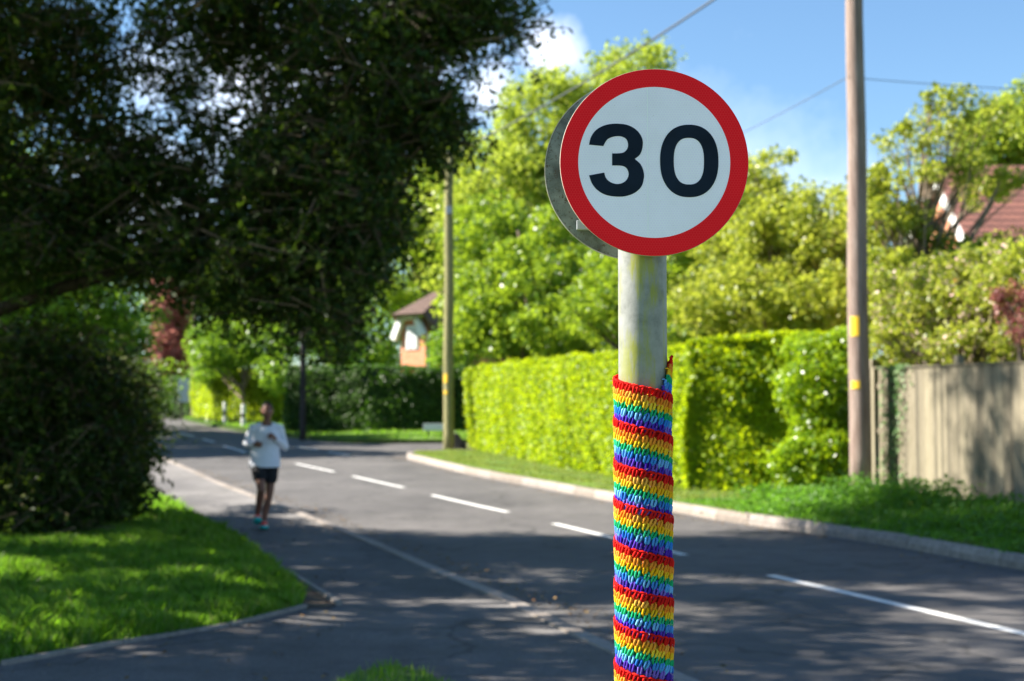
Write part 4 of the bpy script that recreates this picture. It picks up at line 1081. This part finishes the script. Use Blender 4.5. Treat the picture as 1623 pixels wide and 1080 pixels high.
for r_, (nm, cols) in enumerate(YC):
    hrow = pitch / 6 * RW[r_]
    mb = MB(); ztop = -pitch / 6 * sum(RW[:r_]); phi0 = phi00 - .12 * r_
    # knitted ground of the row
    nst = int((nturn * 2 * PI - phi0) / .12); q = []
    for i in range(nst + 1):
        ph = phi0 + i * .12
        for dz in (ztop + .0006, ztop - hrow - .0006): q.append(hp(ph, dz, PR + .0008))
    mb.add(q, [(2 * i, 2 * i + 1, 2 * i + 3, 2 * i + 2) for i in range(nst)])
    ncol = int((nturn * 2 * PI - phi0) / (2 * PI / NCOL))
    for k in range(ncol):
        ph = phi0 + (k + (.5 if r_ % 2 else 0)) * 2 * PI / NCOL + random.uniform(-.026, .026)
        d = 2 * PI / NCOL; lean = .34 * d + random.uniform(-.16, .16) * d; fat = random.uniform(.82, 1.14)
        big = 1.15 if r_ else 1.0
        y_t = ztop + .0012 + random.uniform(-.0006, .0006); y_b = ztop - hrow * 1.38 * big + random.uniform(-.0012, .0012)
        w = .245 * d * random.uniform(.8, 1.15); rs = PR + .0036 + (.0016, .0010, .0006, .0002, -.0002, -.0008)[r_] + random.uniform(-.0003, .0003)
        # two legs of one stitch, meeting at the foot, leaning
        P = [(lean * .5 - w * .2, y_t - .0005, .0006), (lean * .35 - w, y_t * .7 + y_b * .3, .0026), (-lean * .25 - w * .8, y_t * .3 + y_b * .7, .0020), (-lean * .6, y_b, .0002),
             (-lean * .05 + w * .75, y_t * .35 + y_b * .65, .0018), (lean * .4 + w, y_t * .75 + y_b * .25, .0024), (lean * .6 + w * .2, y_t - .0004, .0008)]
        mb.tube([hp(ph + a_, z_, rs + o_) for a_, z_, o_ in P], [q_ * fat for q_ in (.0013, .0021, .0022, .0016, .0022, .0021, .0013)], 7)
        # twisted bar between the rows
        P = [(-d * .52, ztop - .0002, .0), (-d * .2, ztop + .0013, .0014), (d * .15, ztop + .0004, .0018), (d * .52, ztop - .0012, .0002)]
        if r_ in (0,):
            mb.tube([hp(ph + a_ * 1.1, z_ - .0008, rs + o_ + .0006) for a_, z_, o_ in P], [.0010, .0019, .0019, .0010], 6)
        elif r_ == 5:
            mb.tube([hp(ph + a_ * 1.05, z_, rs + o_ - .001) for a_, z_, o_ in P], [.0008, .0013, .0013, .0008], 6)
            mb.tube([hp(ph + a_ * 1.1, z_ - hrow * .93, rs + o_ - .0004) for a_, z_, o_ in P], [.0010, .0017, .0017, .0010], 6)
        else:
            mb.tube([hp(ph + a_ * 1.05, z_, rs + o_ - .001) for a_, z_, o_ in P], [.0008, .0013, .0013, .0008], 6)
    # loose end of the strip
    for k in range(5):
        ph = phi0 - .02 - .02 * (k % 2); zz = ztop - hrow * (k + .5) / 5
        mb.tube([hp(ph + .06, zz + .001, PR + .0050), hp(ph - .02, zz, PR + .0075), hp(ph - .045, zz - .002, PR + .0060), hp(ph + .05, zz - .0035, PR + .0045)], [.0013, .0017, .0016, .0012], 6)
    if r_ == 3: mb.tube([hp(phi0 - .02, ztop - .004, PR + .008), hp(phi0 - .06, ztop - .002, PR + .011), hp(phi0 - .12, ztop - .004, PR + .0125), hp(phi0 - .13, ztop - .009, PR + .012)], .0012, 6)
    if r_ == 0: mb.tube([hp(phi0, ztop, PR + .006), hp(phi0 - .02, ztop + .003, PR + .008), hp(phi0 - .08, ztop + .001, PR + .009)], .0022, 6)
    me = bpy.data.meshes.new(nm); me.from_pydata(mb.v, [], mb.f); me.update()
    o = link('yarn_stripe', me, yarn(nm + '_yarn', cols), wr, True); o['label'] = nm + ' crocheted stripe'
# stray fibres
mb = MB(); rr = random.Random(3)
for k in range(700):
    ph = rr.uniform(phi00, nturn * 2 * PI); a_ = hp(ph, -rr.random() * pitch, PR + .0065)
    outv = (a_ - Vector((PX, PY, a_.z))).normalized(); b_ = a_ + outv * rr.uniform(.001, .004) + Vector((rr.uniform(-1, 1), rr.uniform(-1, 1), rr.uniform(-1, 1))) * .003
    c_ = b_ + outv * rr.uniform(-.001, .002) + Vector((rr.uniform(-1, 1), rr.uniform(-1, 1), rr.uniform(-1, 1))) * .003
    mb.tube([a_, b_, c_], .00016, 3, cap=False)
me = bpy.data.meshes.new('fuzz'); me.from_pydata(mb.v, [], mb.f); me.update(); _sf = link('stray_fibres', me, yarn('fuzz_yarn', [(.6, .4, .5), (.7, .6, .6)]), wr); _sf['kind'] = 'stuff'

# ------------------------------------------------------------------ runner
def remesh(mb, name, mat, parent, voxel=.010, smooth=6, M4=None):
    me = mb.mesh(name); tmp = bpy.data.objects.new('tmp', me); col.objects.link(tmp)
    r = tmp.modifiers.new('r', 'REMESH'); r.mode = 'VOXEL'; r.voxel_size = voxel
    s = tmp.modifiers.new('s', 'SMOOTH'); s.iterations = smooth; s.factor = .5
    dg = bpy.context.evaluated_depsgraph_get(); dg.update()
    me2 = bpy.data.meshes.new_from_object(tmp.evaluated_get(dg)); bpy.data.objects.remove(tmp)
    me2.materials.clear(); me2.materials.append(mat)
    o = bpy.data.objects.new(name, me2); col.objects.link(o); o.parent = parent
    me2.polygons.foreach_set('use_smooth', np.ones(len(me2.polygons), bool)); return o
M['skin'] = noisy('skin', (.19, .08, .05), (.26, .115, .075), 12, .5, .05, spec=.4)
M['hair'] = noisy('hair', (.01, .008, .007), (.02, .016, .013), 60, .8, .3)
M['shirt'] = noisy('shirt_fabric', (.76, .78, .88), (.84, .85, .92), 8, .85, .3, .01)
M['shorts'] = noisy('shorts_fabric', (.010, .010, .013), (.02, .02, .024), 20, .8, .3)
M['coral'] = noisy('shoe_coral', (.85, .06, .06), (.90, .10, .09), 20, .6, .1)
M['turq'] = noisy('shoe_sole', (.02, .62, .60), (.06, .74, .70), 20, .5, 0)
M['eyew'] = noisy('eye_white', (.6, .6, .58), (.7, .7, .68), 20, .3, 0)
RX, RY = gnd(418, 838, .05)
run = thing('person', (RX, RY, .055), 'runner in white long sleeved top and black shorts jogging along the footpath', 'person', rz=math.atan2(RX, RY) * -1)
def cap(mb, a, b, ra, rb, n=14):
    a, b = Vector(a), Vector(b); k = 6; pts = [a.lerp(b, i / k) for i in range(k + 1)]
    mb.tube(pts, [ra + (rb - ra) * i / k for i in range(k + 1)], n); mb.ball(a, ra, 8); mb.ball(b, rb, 8)
# joints: x to the picture's right, -y towards the camera
J = dict(hipL=(-.075, 0, .84), hipR=(.095, 0, .84), kneeL=(-.030, -.20, .50), kneeR=(.075, -.02, .46), ankL=(-.075, .06, .17), ankR=(.005, .02, .10),
         shL=(-.140, .0, 1.275), shR=(.190, .01, 1.275), elL=(-.225, .04, 1.08), elR=(.262, .06, 1.035), wrL=(-.115, -.19, 1.075), wrR=(.135, -.18, 1.15))
J = {k: Vector(v) for k, v in J.items()}
b = MB()
b.ball((.012, .0, .86), (.135, .10, .12)); cap(b, (.012, 0, .88), (.02, 0, 1.05), .115, .12); b.ball((.023, 0, 1.17), (.15, .10, .16)); cap(b, (-.11, 0, 1.27), (.03, .005, 1.33), .05, .05); cap(b, (.16, 0, 1.27), (.03, .005, 1.33), .05, .05)
cap(b, (.028, .01, 1.30), (.035, -.005, 1.42), .054, .050)
b.ball((.036, -.02, 1.505), (.070, .088, .102), 14); b.ball((.036, -.055, 1.452), (.046, .045, .040), 10)
b.ball((.036, -.113, 1.492), (.014, .018, .020), 8); b.ball((.036, -.104, 1.522), (.045, .012, .010), 8)
b.ball((.036, -.104, 1.455), (.024, .010, .009), 8)
for s_ in (-1, 1): b.ball((.036 + s_ * .073, -.01, 1.495), (.011, .020, .030), 8); b.ball((.036 + s_ * .036, -.085, 1.475), (.02, .018, .02), 8)
for s_ in 'LR':
    cap(b, J['hip' + s_], J['knee' + s_], .082, .052); cap(b, J['knee' + s_], J['knee' + s_].lerp(J['ank' + s_], .4), .050, .052); cap(b, J['knee' + s_].lerp(J['ank' + s_], .35) + Vector((0, .012, 0)), J['ank' + s_], .052, .033)
    cap(b, J['sh' + s_], J['el' + s_], .050, .040); cap(b, J['el' + s_], J['wr' + s_], .039, .026)
    cap(b, J['ank' + s_], J['ank' + s_] + Vector((0, -.10, -.06)), .034, .026)
    # hand: palm, four curled fingers and a thumb
    W = J['wr' + s_]; d = (W - J['el' + s_]).normalized(); up = Vector((0, 0, 1)); sd = 1 if s_ == 'L' else -1
    inn = (Vector((sd, 0, 0)) - d * d.x * sd).normalized(); up = d.cross(inn).normalized(); up = up if up.z > 0 else -up
    pal = W + d * .045; Rm = Matrix((up, d, inn)).transposed(); b.ball(pal, (.040, .052, .016), 10, Rm)
    for i in range(4):
        k0 = W + d * .085 + up * (.030 - .020 * i); ln = (.040, .045, .042, .033)[i]
        k1 = k0 + d * ln * .55 + inn * ln * .45; k2 = k1 + inn * ln * .75 - d * ln * .2; k3 = k2 - d * ln * .6
        b.tube([k0, k1, k2, k3], [.0095, .009, .0085, .0075], 8)
    t0_ = W + d * .025 + up * .030; b.tube([t0_, t0_ + up * .020 + d * .022 + inn * .01, t0_ + up * .016 + d * .048 + inn * .030], [.012, .010, .0085], 8)
remesh(b, 'body', M['skin'], run, .0075, 5)
h = MB(); h.ball((.036, -.004, 1.528), (.076, .090, .090), 16); o = remesh(h, 'hair', M['hair'], run, .008, 3)
bm = bmesh.new(); bm.from_mesh(o.data)
for v in list(bm.verts):
    if v.co.y < -.055 and v.co.z < 1.566 or v.co.z < 1.49 or (v.co.y < -.02 and v.co.z < 1.50): bm.verts.remove(v)
bm.to_mesh(o.data); bm.free()
for s_ in (-1, 1):
    e = MB().ball((.036 + s_ * .028, -.097, 1.505), (.012, .010, .007), 8).v
    eb = MB(); eb.ball((.036 + s_ * .028, -.099, 1.505), (.012, .009, .007), 8); me = eb.mesh(); o = bpy.data.objects.new('eye', me); col.objects.link(o); me.materials.append(M['eyew']); o.parent = run
    eb = MB(); eb.ball((.036 + s_ * .028, -.106, 1.505), (.005, .003, .005), 6); me = eb.mesh(); q = bpy.data.objects.new('iris', me); col.objects.link(q); me.materials.append(M['black']); q.parent = o
sh = MB()
sh.ball((.022, -.002, 1.17), (.182, .125, .18), 16); cap(sh, (-.135, 0, 1.268), (.025, 0, 1.318), .060, .062); cap(sh, (.185, .005, 1.268), (.03, 0, 1.318), .060, .062)
sh.lathe([(.200, .0), (.196, .10), (.182, .25), (.170, .38), (.120, .47)], (.012, 0, .775), 28, Matrix.Diagonal((1.0, .74, 1)))
cap(sh, J['shL'], J['elL'], .060, .050); cap(sh, J['elL'], J['elL'].lerp(J['wrL'], .90), .050, .036)
cap(sh, J['shR'], J['elR'], .060, .052); cap(sh, J['elR'], J['elR'].lerp(J['wrR'], .90), .052, .036)
for k in range(5): sh.ball((.02 + .05 * math.sin(k * 2.1), -.118, .86 + k * .085), (.07, .018, .016), 8, Matrix.Rotation(.5 * math.sin(k * 3.), 3, 'Y'))
sho = remesh(sh, 'top', M['shirt'], run, .009, 4)
bm = bmesh.new(); bm.from_mesh(sho.data)
for v in list(bm.verts):
    if (Vector((v.co.x - .03, v.co.y + .02, 0)).length < .068 and v.co.z > 1.31) or v.co.z < .778: bm.verts.remove(v)
bm.to_mesh(sho.data); bm.free()
lo = MB(); lo.ball((.085, -.121, 1.20), (.020, .010, .022), 8); me = lo.mesh(); o = bpy.data.objects.new('badge', me); col.objects.link(o); me.materials.append(noisy('badge_red', (.35, .05, .05), (.45, .08, .07), 30, .7, 0)); o.parent = sho
st = MB(); st.lathe([(.140, .0), (.152, -.12), (.150, -.16)], (.012, 0, .90), 24, Matrix.Diagonal((1, .80, 1)))
cap(st, J['hipL'], J['hipL'].lerp(J['kneeL'], .52), .098, .090); cap(st, J['hipR'], J['hipR'].lerp(J['kneeR'], .52), .098, .092)
remesh(st, 'shorts', M['shorts'], run, .009, 4)
for s_ in 'LR':
    A = J['ank' + s_]; pitchf = -.35 if s_ == 'L' else -.12
    Rf = Matrix.Rotation(pitchf, 3, 'X'); c = A + Vector((0, -.045, -.055))
    u = MB(); u.ball(c + Rf @ Vector((0, -.02, .0)), (.052, .135, .046), 14, Rf); u.ball(c + Rf @ Vector((0, .055, .030)), (.040, .05, .050), 12, Rf)
    shoe = remesh(u, 'shoe', M['coral'], run, .008, 3)
    u = MB(); u.ball(c + Rf @ Vector((0, -.02, -.026)), (.060, .150, .034), 14, Rf); remesh(u, 'sole', M['turq'], shoe, .008, 2)
    u = MB()
    for k in range(4): u.tube([c + Rf @ Vector((x_, -.045 - .02 * k + .03, .045 - .005 * k)) for x_ in (-.025, 0, .025)], .004, 6)
    me = u.mesh(); o = bpy.data.objects.new('laces', me); col.objects.link(o); me.materials.append(M['white']); o.parent = shoe

# ------------------------------------------------------------------ light, sky, camera
EL, AZ = math.radians(38), math.radians(8)          # sun on the left, a little behind the scene
sdir = Vector((-math.cos(EL) * math.cos(AZ), math.cos(EL) * math.sin(AZ), math.sin(EL)))
sl = bpy.data.lights.new('sun', 'SUN'); sl.energy = 5.0; sl.angle = math.radians(.53); sl.color = (1, .93, .82)
so_ = bpy.data.objects.new('sun', sl); col.objects.link(so_); so_.rotation_euler = sdir.to_track_quat('Z', 'Y').to_euler()
w = bpy.data.worlds.new('World'); bpy.context.scene.world = w; w.use_nodes = True; nt = w.node_tree; nt.nodes.clear()
N_ = lambda t: nt.nodes.new(t)
out = N_('ShaderNodeOutputWorld'); bg = N_('ShaderNodeBackground'); sky = N_('ShaderNodeTexSky'); sky.sky_type = 'NISHITA'; sky.sun_disc = False
sky.sun_elevation = EL; sky.sun_rotation = math.atan2(sdir.x, sdir.y)
sky.air_density = 1.0; sky.dust_density = .1; sky.ozone_density = 3.0
bg.inputs[1].default_value = .058
tc = N_('ShaderNodeTexCoord')
nz = N_('ShaderNodeTexNoise'); nz.inputs['Scale'].default_value = 9; nz.inputs['Detail'].default_value = 7; nz.inputs['Roughness'].default_value = .6; nt.links.new(tc.outputs['Generated'], nz.inputs['Vector'])
nz2 = N_('ShaderNodeTexNoise'); nz2.inputs['Scale'].default_value = 2.2; nz2.inputs['Detail'].default_value = 6; nt.links.new(tc.outputs['Generated'], nz2.inputs['Vector'])
def mth(op, a, b=None, c=None, clamp=False):
    m_ = N_('ShaderNodeMath'); m_.operation = op; m_.use_clamp = clamp
    for i, v_ in enumerate((a, b, c)):
        if v_ is None: continue
        if hasattr(v_, 'links'): nt.links.new(v_, m_.inputs[i])
        else: m_.inputs[i].default_value = v_
    return m_.outputs[0]
acc = None
for (px, py, rpx, st_) in ((868, 80, 50, .78), (775, 140, 50, .7), (380, 110, 150, .7), (240, 120, 80, .5), (640, 70, 130, .6), (230, 290, 100, .9), (1100, 330, 200, .28), (1290, 330, 120, .3)):
    r_ = Vector(ray(px, py)).normalized(); rad = rpx / F
    dp = N_('ShaderNodeVectorMath'); dp.operation = 'DISTANCE'; nt.links.new(tc.outputs['Generated'], dp.inputs[0]); dp.inputs[1].default_value = r_
    d_ = mth('DIVIDE', dp.outputs['Value'], rad); v_ = mth('MULTIPLY', mth('SUBTRACT', 1.25, d_, clamp=False), 1.0)
    v_ = mth('ADD', v_, mth('MULTIPLY', mth('SUBTRACT', nz.outputs['Fac'], .5), 2.6)); v_ = mth('MULTIPLY', mth('MULTIPLY', v_, .85, clamp=True), st_)
    acc = v_ if acc is None else mth('MAXIMUM', acc, v_)
gen = mth('MULTIPLY', mth('SUBTRACT', nz2.outputs['Fac'], .62), 3.0, clamp=True)
mx = N_('ShaderNodeMix'); mx.data_type = 'RGBA'; nt.links.new(acc, mx.inputs[0]); tn = N_('ShaderNodeMix'); tn.data_type = 'RGBA'; tn.blend_type = 'MULTIPLY'; tn.inputs[0].default_value = 1; nt.links.new(sky.outputs[0], tn.inputs[6]); tn.inputs[7].default_value = (.80, .92, .97, 1); nt.links.new(tn.outputs[2], mx.inputs[6]); mx.inputs[7].default_value = (10.5, 10.7, 11.5, 1)
nt.links.new(mx.outputs[2], bg.inputs[0]); nt.links.new(bg.outputs[0], out.inputs[0])

cd = bpy.data.cameras.new('camera'); cam = bpy.data.objects.new('camera', cd); col.objects.link(cam)
cam.location = (0, 0, H); cam.rotation_euler = (PI / 2 + PITCH, 0, 0); cd.lens = 50.07; cd.sensor_width = 36; cd.clip_end = 2000; cd.clip_start = .05
cd.dof.use_dof = True; cd.dof.focus_distance = 2.245; cd.dof.aperture_fstop = 6.3
sc = bpy.context.scene; sc.camera = cam
sc.view_settings.view_transform = 'Standard'; sc.view_settings.look = 'None'; sc.view_settings.exposure = 1.85; sc.view_settings.gamma = 1
sc.cycles.max_bounces = 8; sc.cycles.diffuse_bounces = 3; sc.cycles.transmission_bounces = 4; sc.cycles.use_denoising = True
sc.cycles.sample_clamp_indirect = 6
